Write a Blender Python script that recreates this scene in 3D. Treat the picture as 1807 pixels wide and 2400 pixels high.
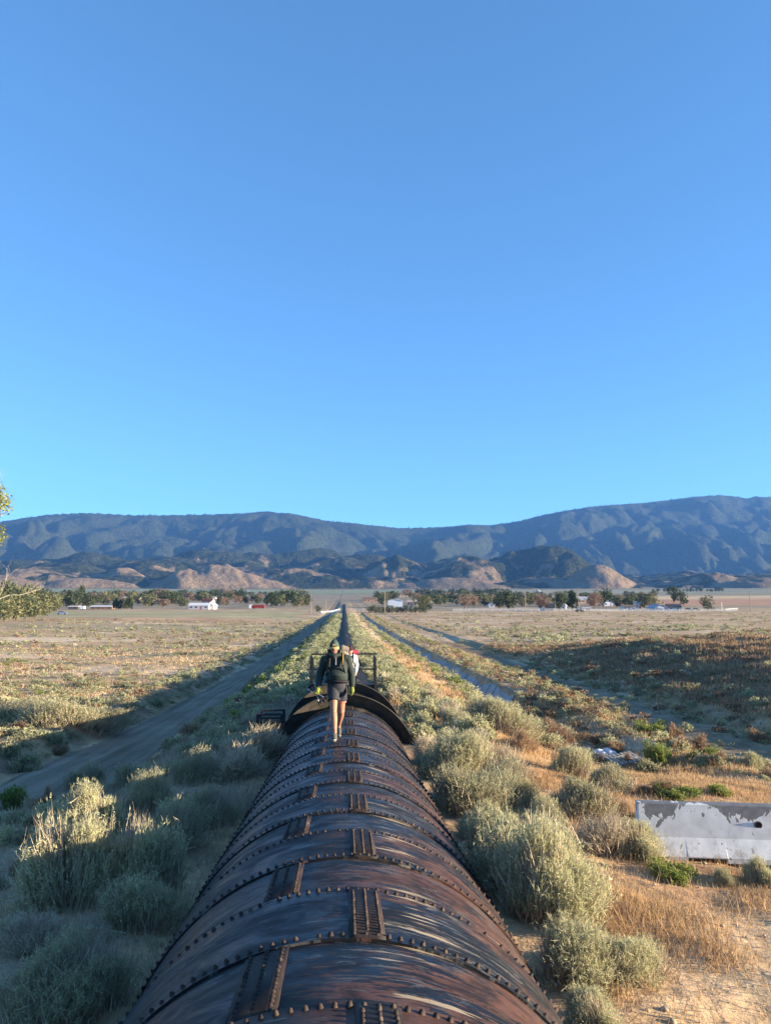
import bpy, math, random, functools
import numpy as np
from mathutils import Vector, Matrix, Euler

sc = bpy.context.scene
for o in list(bpy.data.objects):
    bpy.data.objects.remove(o)
RAD = math.radians

# ------------------------------------------------------------------ camera
FPX, W0, H0 = 1733.0, 1807.0, 2400.0
HORIZON, VPX = 1390.0, 808.0
PITCH = math.atan((HORIZON - H0 / 2) / FPX)
YAW = math.atan((W0 / 2 - VPX) / FPX)
ZC = 10.0
cam = bpy.data.cameras.new('camera')
camo = bpy.data.objects.new('camera', cam)
sc.collection.objects.link(camo)
cam.sensor_fit = 'VERTICAL'
cam.sensor_height = 24.0
cam.lens = 24.0 * FPX / H0
cam.clip_start = 0.1
cam.clip_end = 40000
camo.location = (0, 0, ZC)
camo.rotation_euler = (math.pi / 2 + PITCH, 0, -YAW)
sc.camera = camo

# ------------------------------------------------------------------ world, sun, exposure
SUN_EL, SUN_BACK = 9.8, 12.0
w = bpy.data.worlds.new('World')
sc.world = w
w.use_nodes = True
nt = w.node_tree
nt.nodes.clear()
sky = nt.nodes.new('ShaderNodeTexSky')
sky.sky_type = 'NISHITA'
sky.sun_disc = False
sky.sun_elevation = RAD(SUN_EL)
sky.sun_rotation = RAD(90 + SUN_BACK)
sky.altitude = 900
sky.air_density = 0.6
sky.dust_density = 0.0
sky.ozone_density = 1.0
hs = nt.nodes.new('ShaderNodeHueSaturation')
hs.inputs['Saturation'].default_value = 1.0
bg = nt.nodes.new('ShaderNodeBackground')
bg.inputs['Strength'].default_value = 0.135
wo = nt.nodes.new('ShaderNodeOutputWorld')
gm = nt.nodes.new('ShaderNodeGamma')
gm.inputs['Gamma'].default_value = 0.7
nt.links.new(sky.outputs[0], gm.inputs['Color'])
nt.links.new(gm.outputs[0], hs.inputs['Color'])
tn = nt.nodes.new('ShaderNodeMix')
tn.data_type = 'RGBA'
tn.blend_type = 'MULTIPLY'
tn.inputs[0].default_value = 1.0
tn.inputs[7].default_value = (0.37, 0.69, 1.0, 1)
nt.links.new(hs.outputs[0], tn.inputs[6])
nt.links.new(tn.outputs[2], bg.inputs['Color'])
nt.links.new(bg.outputs[0], wo.inputs['Surface'])
sl = bpy.data.lights.new('sun', 'SUN')
sl.energy = 5.0
sl.angle = RAD(0.5)
sl.color = (1.0, 0.84, 0.60)
so = bpy.data.objects.new('sun', sl)
sc.collection.objects.link(so)
to_sun = Vector((math.cos(RAD(SUN_EL)) * math.cos(RAD(SUN_BACK)), -math.cos(RAD(SUN_EL)) * math.sin(RAD(SUN_BACK)), math.sin(RAD(SUN_EL))))
so.rotation_euler = to_sun.to_track_quat('Z', 'Y').to_euler()
so.location = (30, -5, 30)
sc.view_settings.view_transform = 'Standard'
sc.view_settings.look = 'None'
sc.view_settings.gamma = 1.0
sc.view_settings.exposure = 2.0
sc.view_settings.use_curve_mapping = False
sc.render.engine = 'CYCLES'
sc.cycles.max_bounces = 5
sc.cycles.diffuse_bounces = 3
sc.cycles.glossy_bounces = 2
sc.cycles.transmission_bounces = 2
sc.cycles.transparent_max_bounces = 4
sc.cycles.volume_bounces = 0
sc.cycles.use_denoising = True
sc.cycles.sample_clamp_indirect = 4.0

# ------------------------------------------------------------------ helpers
ROOT = sc.collection


def link(o, parent=None):
    ROOT.objects.link(o)
    if parent is not None:
        o.parent = parent
    return o


def tag(o, label=None, cat=None, group=None, kind=None):
    if label:
        o['label'] = label
    if cat:
        o['category'] = cat
    if group:
        o['group'] = group
    if kind:
        o['kind'] = kind
    return o


def empty(name, loc, rz=0.0, label=None, cat=None, group=None):
    o = bpy.data.objects.new(name, None)
    o.empty_display_size = 0.2
    o.location = loc
    o.rotation_euler = (0, 0, rz)
    link(o)
    return tag(o, label, cat, group)


def np_mesh(name, V, F, mat=None, attrs=None, smooth=False):
    """V (n,3), F (m,3) or (m,4) or list of such arrays"""
    me = bpy.data.meshes.new(name)
    V = np.asarray(V, dtype=np.float32)
    Fs = F if isinstance(F, list) else [F]
    Fs = [np.asarray(f, dtype=np.int32) for f in Fs if len(f)]
    me.vertices.add(len(V))
    me.vertices.foreach_set('co', V.ravel())
    idx = np.concatenate([f.ravel() for f in Fs])
    tot = np.concatenate([np.full(len(f), f.shape[1], np.int32) for f in Fs])
    st = np.concatenate([[0], np.cumsum(tot)[:-1]]).astype(np.int32)
    me.loops.add(len(idx))
    me.loops.foreach_set('vertex_index', idx)
    me.polygons.add(len(tot))
    me.polygons.foreach_set('loop_start', st)
    if smooth:
        me.polygons.foreach_set('use_smooth', np.ones(len(tot), bool))
    me.update(calc_edges=True)
    for k, a in (attrs or {}).items():
        a = np.asarray(a, np.float32)
        if a.ndim == 1:
            me.attributes.new(k, 'FLOAT', 'POINT').data.foreach_set('value', a)
        elif a.shape[1] == 3:
            me.attributes.new(k, 'FLOAT_VECTOR', 'POINT').data.foreach_set('vector', a.ravel())
        else:
            me.attributes.new(k, 'FLOAT_COLOR', 'POINT').data.foreach_set('color', a.ravel())
    if mat is not None:
        me.materials.append(mat)
    return me


def mobj(name, me, parent=None, loc=(0, 0, 0)):
    o = bpy.data.objects.new(name, me)
    o.location = loc
    return link(o, parent)


class MB:
    """collects small pieces into one mesh"""
    def __init__(s):
        s.v, s.f = [], []

    def add(s, V, F):
        n = len(s.v)
        s.v += [tuple(map(float, p)) for p in V]
        s.f += [tuple(int(i) + n for i in q) for q in F]
        return s

    def box(s, c, d, M=None):
        x, y, z = (k / 2 for k in d)
        P = [Vector((a * x, b * y, e * z)) for e in (-1, 1) for b in (-1, 1) for a in (-1, 1)]
        if M is not None:
            P = [M @ p for p in P]
        P = [p + Vector(c) for p in P]
        return s.add(P, [(0, 2, 3, 1), (4, 5, 7, 6), (0, 1, 5, 4), (2, 6, 7, 3), (0, 4, 6, 2), (1, 3, 7, 5)])

    def tube(s, pts, rad, n=8, cap=True):
        pts = [Vector(p) for p in pts]
        if not hasattr(rad, '__len__'):
            rad = [rad] * len(pts)
        P, F = [], []
        ref = None
        for i, p in enumerate(pts):
            t = (pts[min(i + 1, len(pts) - 1)] - pts[max(i - 1, 0)]).normalized()
            if ref is None:
                ref = t.orthogonal()
            a = (ref - t * ref.dot(t)).normalized()
            ref = a
            b = t.cross(a)
            for k in range(n):
                an = 2 * math.pi * k / n
                P.append(p + (a * math.cos(an) + b * math.sin(an)) * rad[i])
        for i in range(len(pts) - 1):
            for k in range(n):
                F.append((i * n + k, i * n + (k + 1) % n, (i + 1) * n + (k + 1) % n, (i + 1) * n + k))
        if cap:
            F.append(tuple(range(n))[::-1])
            F.append(tuple((len(pts) - 1) * n + k for k in range(n)))
        return s.add(P, F)

    def loft(s, rings, n=16):
        """rings: (centre, rx, ry) in horizontal-ish planes, or (centre, rx, ry, axis)"""
        P, F = [], []
        for r in rings:
            c = Vector(r[0])
            ax = Vector(r[3]).normalized() if len(r) > 3 else Vector((0, 0, 1))
            X = Vector((1, 0, 0))
            X = (X - ax * X.dot(ax)).normalized()
            Yv = ax.cross(X)
            for k in range(n):
                an = 2 * math.pi * k / n
                P.append(c + X * (r[1] * math.cos(an)) + Yv * (r[2] * math.sin(an)))
        for i in range(len(rings) - 1):
            for k in range(n):
                F.append((i * n + k, i * n + (k + 1) % n, (i + 1) * n + (k + 1) % n, (i + 1) * n + k))
        F.append(tuple(range(n))[::-1])
        F.append(tuple((len(rings) - 1) * n + k for k in range(n)))
        return s.add(P, F)

    def ball(s, c, r, n=12, m=8):
        rx, ry, rz = r if hasattr(r, '__len__') else (r, r, r)
        rings = []
        for i in range(m + 1):
            t = math.pi * (i + 0.02) / (m + 0.04)
            rings.append(((c[0], c[1], c[2] - rz * math.cos(t)), rx * math.sin(t), ry * math.sin(t)))
        return s.loft(rings, n)

    def mesh(s, name, mat=None, smooth=False):
        me = bpy.data.meshes.new(name)
        me.from_pydata(s.v, [], s.f)
        if smooth:
            me.polygons.foreach_set('use_smooth', np.ones(len(me.polygons), bool))
        if mat is not None:
            me.materials.append(mat)
        me.update()
        return me

    def build(s, name, mat, parent=None, smooth=False, loc=(0, 0, 0)):
        return mobj(name, s.mesh(name, mat, smooth), parent, loc)

    def remesh(s, name, mat, parent=None, voxel=0.012, smooth_it=4, loc=(0, 0, 0)):
        """fuse the pieces into one continuous surface"""
        me = s.mesh(name + '_src', mat)
        t = bpy.data.objects.new('tmp', me)
        ROOT.objects.link(t)
        r = t.modifiers.new('r', 'REMESH')
        r.mode = 'VOXEL'
        r.voxel_size = voxel
        m = t.modifiers.new('s', 'SMOOTH')
        m.factor = 0.5
        m.iterations = smooth_it
        dg = bpy.context.evaluated_depsgraph_get()
        me2 = bpy.data.meshes.new_from_object(t.evaluated_get(dg))
        bpy.data.objects.remove(t)
        bpy.data.meshes.remove(me)
        me2.name = name
        me2.materials.clear()
        me2.materials.append(mat)
        me2.polygons.foreach_set('use_smooth', np.ones(len(me2.polygons), bool))
        return mobj(name, me2, parent, loc)


def copy_tree(o, parent=None):
    c = o.copy()
    ROOT.objects.link(c)
    c.parent = parent
    for ch in list(o.children):
        copy_tree(ch, c)
    return c


# ---- numpy gradient noise
_P = np.random.RandomState(7).permutation(4096)
_A = np.random.RandomState(8).rand(4096) * 2 * np.pi


def noise2(x, y, seed=0):
    x = np.asarray(x, float) + seed * 17.31
    y = np.asarray(y, float) - seed * 9.77
    xi, yi = np.floor(x).astype(int), np.floor(y).astype(int)
    xf, yf = x - xi, y - yi
    u, v = xf * xf * xf * (xf * (xf * 6 - 15) + 10), yf * yf * yf * (yf * (yf * 6 - 15) + 10)

    def g(ix, iy, dx, dy):
        a = _A[_P[(_P[ix & 4095] + iy) & 4095]]
        return np.cos(a) * dx + np.sin(a) * dy
    n00, n10 = g(xi, yi, xf, yf), g(xi + 1, yi, xf - 1, yf)
    n01, n11 = g(xi, yi + 1, xf, yf - 1), g(xi + 1, yi + 1, xf - 1, yf - 1)
    return 1.4 * ((n00 * (1 - u) + n10 * u) * (1 - v) + (n01 * (1 - u) + n11 * u) * v)


def fbm(x, y, o=4, seed=0, gain=0.5):
    s, a, f = 0.0, 1.0, 1.0
    for i in range(o):
        s = s + a * noise2(np.asarray(x) * f, np.asarray(y) * f, seed + i * 3)
        a *= gain
        f *= 2.03
    return s


def sstep(a, b, x):
    t = np.clip((np.asarray(x, float) - a) / (b - a), 0, 1)
    return t * t * (3 - 2 * t)


# ---- rays through the photograph (only used to find where on the terrain a thing stands)
def ray(px, py):
    d = np.array([(px - W0 / 2) / FPX, 1.0, (H0 / 2 - py) / FPX])
    c, s = math.cos(PITCH), math.sin(PITCH)
    d = np.array([d[0], d[1] * c - d[2] * s, d[1] * s + d[2] * c])
    c, s = math.cos(YAW), math.sin(YAW)
    return np.array([c * d[0] + s * d[1], -s * d[0] + c * d[1], d[2]])


# ------------------------------------------------------------------ node materials
class NT:
    def __init__(s, name, rough=0.9, spec=0.25):
        s.m = bpy.data.materials.new(name)
        s.m.use_nodes = True
        s.t = s.m.node_tree
        s.b = s.t.nodes['Principled BSDF']
        s.b.inputs['Roughness'].default_value = rough
        s.b.inputs['Specular IOR Level'].default_value = spec
        s.out = s.t.nodes['Material Output']

    def n(s, typ, **kw):
        q = s.t.nodes.new('ShaderNode' + typ)
        for k, v in kw.items():
            if k in q.inputs.keys():
                s.set(q.inputs[k], v)
            else:
                setattr(q, k, v)
        return q

    def set(s, inp, v):
        if hasattr(v, 'is_output'):
            s.t.links.new(v, inp)
        elif hasattr(v, '__len__') and len(v) == 3 and inp.type == 'RGBA':
            inp.default_value = (*v, 1)
        else:
            inp.default_value = v

    def attr(s, name):
        return s.n('Attribute', attribute_name=name)

    def obj(s):
        return s.n('TexCoord').outputs['Object']

    def noise(s, vec=None, scale=5.0, detail=4.0, rough=0.55, dist=0.0):
        q = s.n('TexNoise', Scale=scale, Detail=detail, Roughness=rough, Distortion=dist)
        if vec is not None:
            s.set(q.inputs['Vector'], vec)
        return q.outputs['Fac']

    def mapping(s, vec, scale):
        q = s.n('Mapping')
        s.set(q.inputs['Vector'], vec)
        q.inputs['Scale'].default_value = scale
        return q.outputs[0]

    def ramp(s, fac, stops, interp='LINEAR'):
        q = s.n('ValToRGB')
        s.set(q.inputs[0], fac)
        q.color_ramp.interpolation = interp
        e = q.color_ramp.elements
        while len(e) < len(stops):
            e.new(0.5)
        for k, (p, c) in zip(e, stops):
            k.position = p
            k.color = (*c, 1) if hasattr(c, '__len__') else (c, c, c, 1)
        return q.outputs['Color']

    def mix(s, fac, a, b, mode='MIX'):
        q = s.n('Mix', data_type='RGBA', blend_type=mode)
        s.set(q.inputs[0], fac)
        s.set(q.inputs[6], a)
        s.set(q.inputs[7], b)
        return q.outputs[2]

    def math(s, op, a, b=None):
        q = s.n('Math', operation=op)
        s.set(q.inputs[0], a)
        if b is not None:
            s.set(q.inputs[1], b)
        return q.outputs[0]

    def bump(s, h, strength=0.3, dist=0.02):
        q = s.n('Bump', Strength=strength, Distance=dist)
        s.set(q.inputs['Height'], h)
        s.t.links.new(q.outputs[0], s.b.inputs['Normal'])

    def color(s, c):
        s.set(s.b.inputs['Base Color'], c)
        return s

    def r(s, v):
        s.set(s.b.inputs['Roughness'], v)
        return s


def plain(name, col, rough=0.8, var=0.12, scale=6.0, spec=0.25, metal=0.0, bump=0.0):
    q = NT(name, rough, spec)
    f = q.noise(q.obj(), scale, 5)
    lo = tuple(c * (1 - var * 1.6) for c in col)
    hi = tuple(min(1, c * (1 + var * 1.2)) for c in col)
    q.color(q.ramp(f, [(0.3, lo), (0.7, hi)]))
    q.b.inputs['Metallic'].default_value = metal
    if bump:
        q.bump(q.noise(q.obj(), scale * 4, 4), bump, 0.01)
    return q.m


def leafmat(name, stops, wood=(0.24, 0.18, 0.12), wood2=(0.46, 0.38, 0.28), trans=0.4):
    """tint: position in the leaf colours, leaf: 1 on leaves, 0 on wood"""
    q = NT(name, 0.75, 0.15)
    t, l = q.attr('tint').outputs['Fac'], q.attr('leaf').outputs['Fac']
    rnd = q.n('ObjectInfo').outputs['Random']
    tt = q.math('ADD', t, q.math('MULTIPLY', q.math('SUBTRACT', rnd, 0.5), 0.25))
    lc = q.ramp(tt, stops)
    c = q.mix(l, q.mix(t, wood, wood2), lc)
    q.color(c)
    tr = q.n('BsdfTranslucent')
    q.set(tr.inputs['Color'], c)
    mx = q.n('MixShader')
    q.set(mx.inputs[0], q.math('MULTIPLY', l, trans))
    q.t.links.new(q.b.outputs[0], mx.inputs[1])
    q.t.links.new(tr.outputs[0], mx.inputs[2])
    q.t.links.new(mx.outputs[0], q.out.inputs['Surface'])
    return q.m

M = {}
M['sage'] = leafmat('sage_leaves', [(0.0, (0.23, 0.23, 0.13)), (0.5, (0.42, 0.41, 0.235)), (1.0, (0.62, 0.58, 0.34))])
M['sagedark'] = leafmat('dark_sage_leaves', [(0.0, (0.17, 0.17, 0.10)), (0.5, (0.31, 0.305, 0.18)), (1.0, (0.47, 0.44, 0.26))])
M['green'] = leafmat('green_weed_leaves', [(0.0, (0.09, 0.13, 0.03)), (0.6, (0.20, 0.25, 0.06)), (1.0, (0.34, 0.36, 0.10))], trans=0.4)
M['twig'] = leafmat('dry_twigs', [(0.0, (0.26, 0.20, 0.14)), (0.5, (0.42, 0.34, 0.24)), (1.0, (0.58, 0.49, 0.35))], trans=0.12)
M['brown'] = leafmat('brown_weed_leaves', [(0.0, (0.14, 0.09, 0.055)), (0.5, (0.27, 0.175, 0.11)), (1.0, (0.42, 0.29, 0.18))], trans=0.2)
M['grass'] = leafmat('dry_grass_blades', [(0.0, (0.33, 0.20, 0.105)), (0.5, (0.52, 0.35, 0.19)), (1.0, (0.70, 0.54, 0.32))], trans=0.3)
M['tree'] = leafmat('tree_foliage', [(0.0, (0.030, 0.045, 0.025)), (0.5, (0.075, 0.095, 0.045)), (1.0, (0.16, 0.17, 0.08))], trans=0.2)
M['olive'] = leafmat('olive_tree_foliage', [(0.0, (0.08, 0.085, 0.04)), (0.5, (0.17, 0.17, 0.08)), (1.0, (0.29, 0.27, 0.13))], trans=0.25)
M['bare'] = leafmat('bare_tree_twigs', [(0.0, (0.16, 0.10, 0.075)), (0.5, (0.27, 0.18, 0.13)), (1.0, (0.38, 0.27, 0.19))], trans=0.15)
M['cottonwood'] = leafmat('cottonwood_leaves', [(0.0, (0.10, 0.13, 0.03)), (0.5, (0.24, 0.25, 0.06)), (1.0, (0.42, 0.40, 0.11))], trans=0.4)
M['bark'] = plain('tree_bark', (0.16, 0.12, 0.085), 0.95, 0.3, 8, bump=0.4)
M['deadwood'] = plain('bleached_branch', (0.55, 0.47, 0.38), 0.85, 0.2, 9, bump=0.3)

# ------------------------------------------------------------------ terrain
R_PIPE = 1.60
_fy = [-60, -20, 0, 20, 33, 60, 100, 200, 300, 400, 600, 900, 1300, 2000, 3000, 3700]
_fd = [3.6, 4.2, 4.35, 4.75, 5.05, 5.7, 6.6, 8.2, 9.2, 9.9, 9.8, 8.0, 5.0, -1.0, -15.0, -24.0]
_cy = [-60, -4, 0, 4.24, 7, 10.7, 13, 15.5, 20, 27, 40, 60, 100, 200, 300, 400, 600, 900, 1300]
_cd = [-2.5, 1.13, 1.49, 1.86, 2.08, 2.36, 2.52, 2.68, 2.93, 3.27, 3.85, 4.6, 5.75, 7.45, 8.5, 9.2, 9.1, 7.3, 4.3]


@functools.lru_cache(None)
def _knots(xs, ys):
    xs, ys = np.array(xs, float), np.array(ys, float)
    return xs, ys, np.gradient(ys, xs)


def _spl(x, xs, ys):
    # monotone-ish smooth interpolation (Catmull-Rom on uneven knots)
    xs, ys, m = _knots(tuple(xs), tuple(ys))
    x = np.asarray(x, float)
    i = np.clip(np.searchsorted(xs, x) - 1, 0, len(xs) - 2)
    h = xs[i + 1] - xs[i]
    t = np.clip((x - xs[i]) / h, 0, 1)
    return ((2 * t**3 - 3 * t**2 + 1) * ys[i] + (t**3 - 2 * t**2 + t) * h * m[i]
            + (-2 * t**3 + 3 * t**2) * ys[i + 1] + (t**3 - t**2) * h * m[i + 1])


def crest(Y):
    return _spl(Y, _cy, _cd)


def road_x(Y):
    """centre line of the dirt road left of the pipe"""
    Y = np.asarray(Y, float)
    return -8.4 - 0.010 * np.clip(24 - Y, 0, 40)**2 + 0.3 * sstep(150, 400, Y)


def track_x(Y):
    Y = np.asarray(Y, float)
    return 14.6 - 0.10 * np.clip(38 - Y, 0, 40) + 0.004 * np.clip(38 - Y, 0, 40)**2 + 0.9 * sstep(50, 200, Y)


def depth(X, Y, rough=True):
    X, Y = np.asarray(X, float), np.asarray(Y, float)
    rr = np.where(Y > 500, np.hypot(X, Y), Y)
    d = _spl(np.clip(rr, -60, 3700), _fy, _fd)
    c = crest(np.clip(Y, -60, 1300))
    near = 1 - sstep(600, 900, Y)
    # the field left of the road lies a little lower along the cut
    d = d + np.interp(Y, [0, 20, 35, 60, 100, 200, 400], [0.0, 0.15, 0.45, 0.68, 0.95, 0.95, 0.1]) * (1 - sstep(-6.0, -4.5, X)) * sstep(-90, -20, X)
    gap = np.interp(Y, [-60, 20, 30, 45, 80, 400], [0.9, 0.95, 0.9, 0.6, 0.36, 0.3]) + np.clip(np.abs(X) - 2, 0, 6) * 0.06
    wl = np.where(X < 0, 1 - sstep(3.0, 6.2, -X), 1 - sstep(3.6, 7.4, X)) * near
    wn = np.where(X < 0, 1 - sstep(5.5, 9.5, -X), 1 - sstep(7.0, 12.0, X)) * (1 - sstep(11, 24, Y))
    wl = np.maximum(wl, wn)
    d = d + wl * (c + gap - d)
    # dirt road in its cut
    cut = np.interp(Y, [-60, 15, 60, 130, 300, 700], [0.3, 0.6, 0.55, 0.25, 0.12, 0.1]) * near
    e = 0.28 * noise2(Y * 0.45, Y * 0 + 3.3, 5) + 0.16 * noise2(Y * 1.4, Y * 0 + 8.1, 6)
    rx = road_x(Y)
    wid = 1.45 + 0.045 * np.clip(34 - Y, 0, 30)
    dl, dr = X - (rx - wid + e), (rx + wid) - X
    d = d + cut * sstep(-1.35, 0.15, dl - 0.5 * e) * sstep(-1.6, 0.1, dr)
    # concrete channel on the right
    ch = sstep(37, 39.5, Y) * (1 - sstep(345, 360, Y))
    d = d + 2.0 * ch * sstep(7.0, 7.7, X) * (1 - sstep(8.2, 8.9, X))
    # brushy wash where the channel ends, nearer the camera
    ws = (1 - sstep(36, 40, Y)) * sstep(17, 25, Y)
    d = d + 0.75 * ws * np.exp(-((X - 8.8) / 2.4)**2)
    # lower track on the right
    tx = track_x(Y)
    tr = np.interp(Y, [-60, 8, 20, 60, 140, 330], [0.0, 0.1, 0.45, 0.42, 0.25, 0.1]) * near
    d = d + tr * sstep(-1.5, -0.3, X - (tx - 1.7)) * sstep(-1.7, 0, (tx + 1.7) - X)
    # mound to the right of the track
    mo = sstep(tx + 1.4, tx + 17.0, X) * sstep(16, 30, Y) * (1 - sstep(66, 96, Y + 0.1 * X)) * (1 - sstep(70, 110, X))
    d = d - mo * (1.9 + 0.5 * noise2(X * 0.09, Y * 0.09, 11)) - np.clip(2.5 * mo, 0, 1) * (0.34 * noise2(X * 0.26, Y * 0.26, 12) + 0.16 * noise2(X * 0.7, Y * 0.7, 13))
    # low mound in the left field
    d = d - 0.5 * np.exp(-((X + 17) / 2.5)**2 - ((Y - 37) / 5.0)**2)
    if rough:
        onroad = sstep(-0.3, 0.4, dl) * sstep(-0.3, 0.4, dr)
        amp = 0.10 * (1 - 0.75 * onroad) * near
        d = d - amp * fbm(X * 0.35, Y * 0.35, 3, 21) - 0.035 * near * (1 - 0.6 * onroad) * noise2(X * 1.7, Y * 1.7, 31) * (1 - sstep(60, 120, Y))
        # wheel ruts
        for k in (-1.0, -0.25, 0.5, 1.15):
            d = d + 0.03 * onroad * np.exp(-((X - rx - k - 0.25 * noise2(Y * 0.06, Y * 0 + k, 41)) / 0.22)**2)
        big = sstep(60, 200, rr) * (1 - sstep(1500, 3000, rr))
        d = d - 0.25 * big * fbm(X * 0.02, Y * 0.02, 2, 51)
    return d


def gz(X, Y):
    return ZC - depth(X, Y)


def hit(px, py, tmax=6000):
    """the place on the terrain seen at a photo pixel"""
    d = ray(px, py)
    t = np.concatenate([np.linspace(2, 60, 400), np.geomspace(60.2, tmax, 900)])
    P = d[None, :] * t[:, None]
    h = P[:, 2] + depth(P[:, 0], P[:, 1])
    k = np.argmax(h < 0) if (h < 0).any() else len(t) - 1
    k = max(k, 1)
    a = h[k - 1] / (h[k - 1] - h[k] + 1e-9)
    p = P[k - 1] + (P[k] - P[k - 1]) * a
    return float(p[0]), float(p[1]), ZC - float(depth(p[0], p[1]))


def ground_color(X, Y):
    """the soil and short cover itself, linear RGB"""
    n1 = fbm(X * 0.05, Y * 0.05, 4, 61)
    n2 = fbm(X * 0.25, Y * 0.25, 3, 71)
    n3 = fbm(X * 0.012, Y * 0.02, 3, 81)
    C = np.zeros(X.shape + (3,))
    base = np.array([0.40, 0.275, 0.155])
    sand = np.array([0.50, 0.37, 0.24])
    rust = np.array([0.43, 0.245, 0.115])
    pink = np.array([0.42, 0.285, 0.165])
    greyg = np.array([0.30, 0.26, 0.165])
    C[:] = base
    def mixc(f, c):
        f = np.clip(f, 0, 1)[..., None]
        C[:] = C * (1 - f) + c * f
    mixc(0.9 * sstep(50, 120, Y), pink)
    mixc(sstep(0.1, 0.5, n1), sand)
    mixc(0.7 * sstep(0.05, 0.6, n2) * (Y < 60), rust)
    mixc(0.55 * sstep(0.0, 0.5, n3) * (X < -12) * (1 - sstep(350, 420, Y)), greyg)
    # golden bare bank right of the pipe
    mixc(0.9 * np.exp(-((X - 4.8) / 1.1)**2) * sstep(32, 60, Y) * (1 - sstep(330, 420, Y)) * sstep(-0.3, 0.3, n1 + 0.2), np.array([0.62, 0.45, 0.25]))
    # bare sandy soil close by on the left and in the wash
    mixc(0.75 * (X < -2.0) * (Y < 30) * sstep(-0.3, 0.3, n2), np.array([0.36, 0.285, 0.205]))
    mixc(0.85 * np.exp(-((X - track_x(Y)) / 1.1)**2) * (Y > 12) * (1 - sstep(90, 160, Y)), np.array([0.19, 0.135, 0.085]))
    mixc(0.7 * (X > 9) * (X < 17) * (Y < 60) * sstep(-0.2, 0.3, n2), np.array([0.27, 0.20, 0.135]))
    mixc(0.6 * (X > 4.5) * (Y < 9.5) * sstep(-0.2, 0.3, n2), np.array([0.30, 0.205, 0.12]))
    mixc(0.7 * sstep(17, 22, X) * (Y > 18) * (1 - sstep(80, 100, Y)), np.array([0.24, 0.15, 0.075]))
    mixc(0.7 * (X > 1.5) * (X < 12) * (Y > 7.5) * (Y < 26) * sstep(-0.35, 0.1, n2), np.array([0.34, 0.19, 0.10]))
    wid = 1.45 + 0.045 * np.clip(34 - Y, 0, 30)
    mixc(0.85 * sstep(-0.3, 0.2, road_x(Y) - wid - X) * (1 - sstep(1.2, 1.9, road_x(Y) - wid - X)) * (Y > 8) * (1 - sstep(90, 200, Y)) * sstep(-0.5, 0.1, n2), np.array([0.17, 0.115, 0.072]))
    # pale weed verge before the houses, then the open plain
    mixc(0.8 * sstep(285, 300, Y + 30 * n1) * (1 - sstep(400, 440, Y)) * (X < -20), np.array([0.33, 0.30, 0.16]))
    mixc(0.75 * sstep(235, 245, Y + 6 * n1) * (1 - sstep(270, 285, Y)) * (X < -25), np.array([0.42, 0.25, 0.145]))
    mixc(sstep(420, 520, Y), np.array([0.30, 0.235, 0.155]))
    mixc(0.9 * sstep(520, 600, Y) * (1 - sstep(1000, 1200, Y)) * (X > 190), np.array([0.45, 0.25, 0.145]))
    mixc(0.85 * sstep(850, 950, Y + 60 * n1) * (1 - sstep(1150, 1300, Y)) * (X > 250), np.array([0.60, 0.43, 0.24]))
    mixc(0.9 * sstep(1300, 1600, Y), np.array([0.235, 0.235, 0.145]))
    mixc(0.6 * sstep(1700, 2100, Y) * (X < 200), np.array([0.27, 0.29, 0.16]))
    mixc(0.7 * sstep(1500, 1800, Y) * (X > 200) * sstep(-0.1, 0.3, n3), np.array([0.40, 0.31, 0.20]))
    C *= (1 + 0.16 * n2 + 0.10 * n1)[..., None]
    return np.clip(C * 1.22, 0.03, 0.9)


def axis_steps(dense_lo, dense_hi, st, lo, hi, g):
    a = list(np.arange(dense_lo, dense_hi + 1e-6, st))
    s = st
    while a[-1] < hi:
        s *= g
        a.append(a[-1] + s)
    s = st
    while a[0] > lo:
        s *= g
        a.insert(0, a[0] - s)
    return np.array(a)


def grid_mesh(name, X, Y, Z, mat, attrs):
    n, m = X.shape
    V = np.stack([X, Y, Z], -1).reshape(-1, 3)
    i = np.arange(n * m).reshape(n, m)
    F = np.stack([i[:-1, :-1], i[:-1, 1:], i[1:, 1:], i[1:, :-1]], -1).reshape(-1, 4)
    return np_mesh(name, V, F, mat, attrs, smooth=True)


q = NT('desert_soil', 0.95, 0.1)
gc = q.attr('gcol').outputs['Color']
o_ = q.obj()
f1 = q.noise(o_, 1.1, 6, 0.65)
f2 = q.noise(o_, 7.0, 5, 0.7)
f3 = q.noise(o_, 0.05, 5, 0.6)
c_ = q.mix(1.0, gc, q.ramp(f1, [(0.28, 0.62), (0.72, 1.30)]), 'MULTIPLY')
c_ = q.mix(1.0, c_, q.ramp(f2, [(0.30, 0.70), (0.70, 1.22)]), 'MULTIPLY')
c_ = q.mix(1.0, c_, q.ramp(f3, [(0.30, 0.80), (0.70, 1.15)]), 'MULTIPLY')
q.color(c_)
q.bump(q.math('ADD', q.noise(o_, 2.2, 6, 0.6), q.math('MULTIPLY', f2, 0.12)), 0.7, 0.10)
M['soil'] = q.m

gx = axis_steps(-16, 22, 0.28, -4600, 4600, 1.11)
gy = axis_steps(-1, 46, 0.30, -160, 3700, 1.032)
GX, GY = np.meshgrid(gx, gy, indexing='xy')
GZ = gz(GX, GY)
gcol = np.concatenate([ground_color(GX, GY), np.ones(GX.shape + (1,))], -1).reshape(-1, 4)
tag(mobj('ground', grid_mesh('ground', GX, GY, GZ, M['soil'], {'gcol': gcol})), kind='structure')

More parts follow.
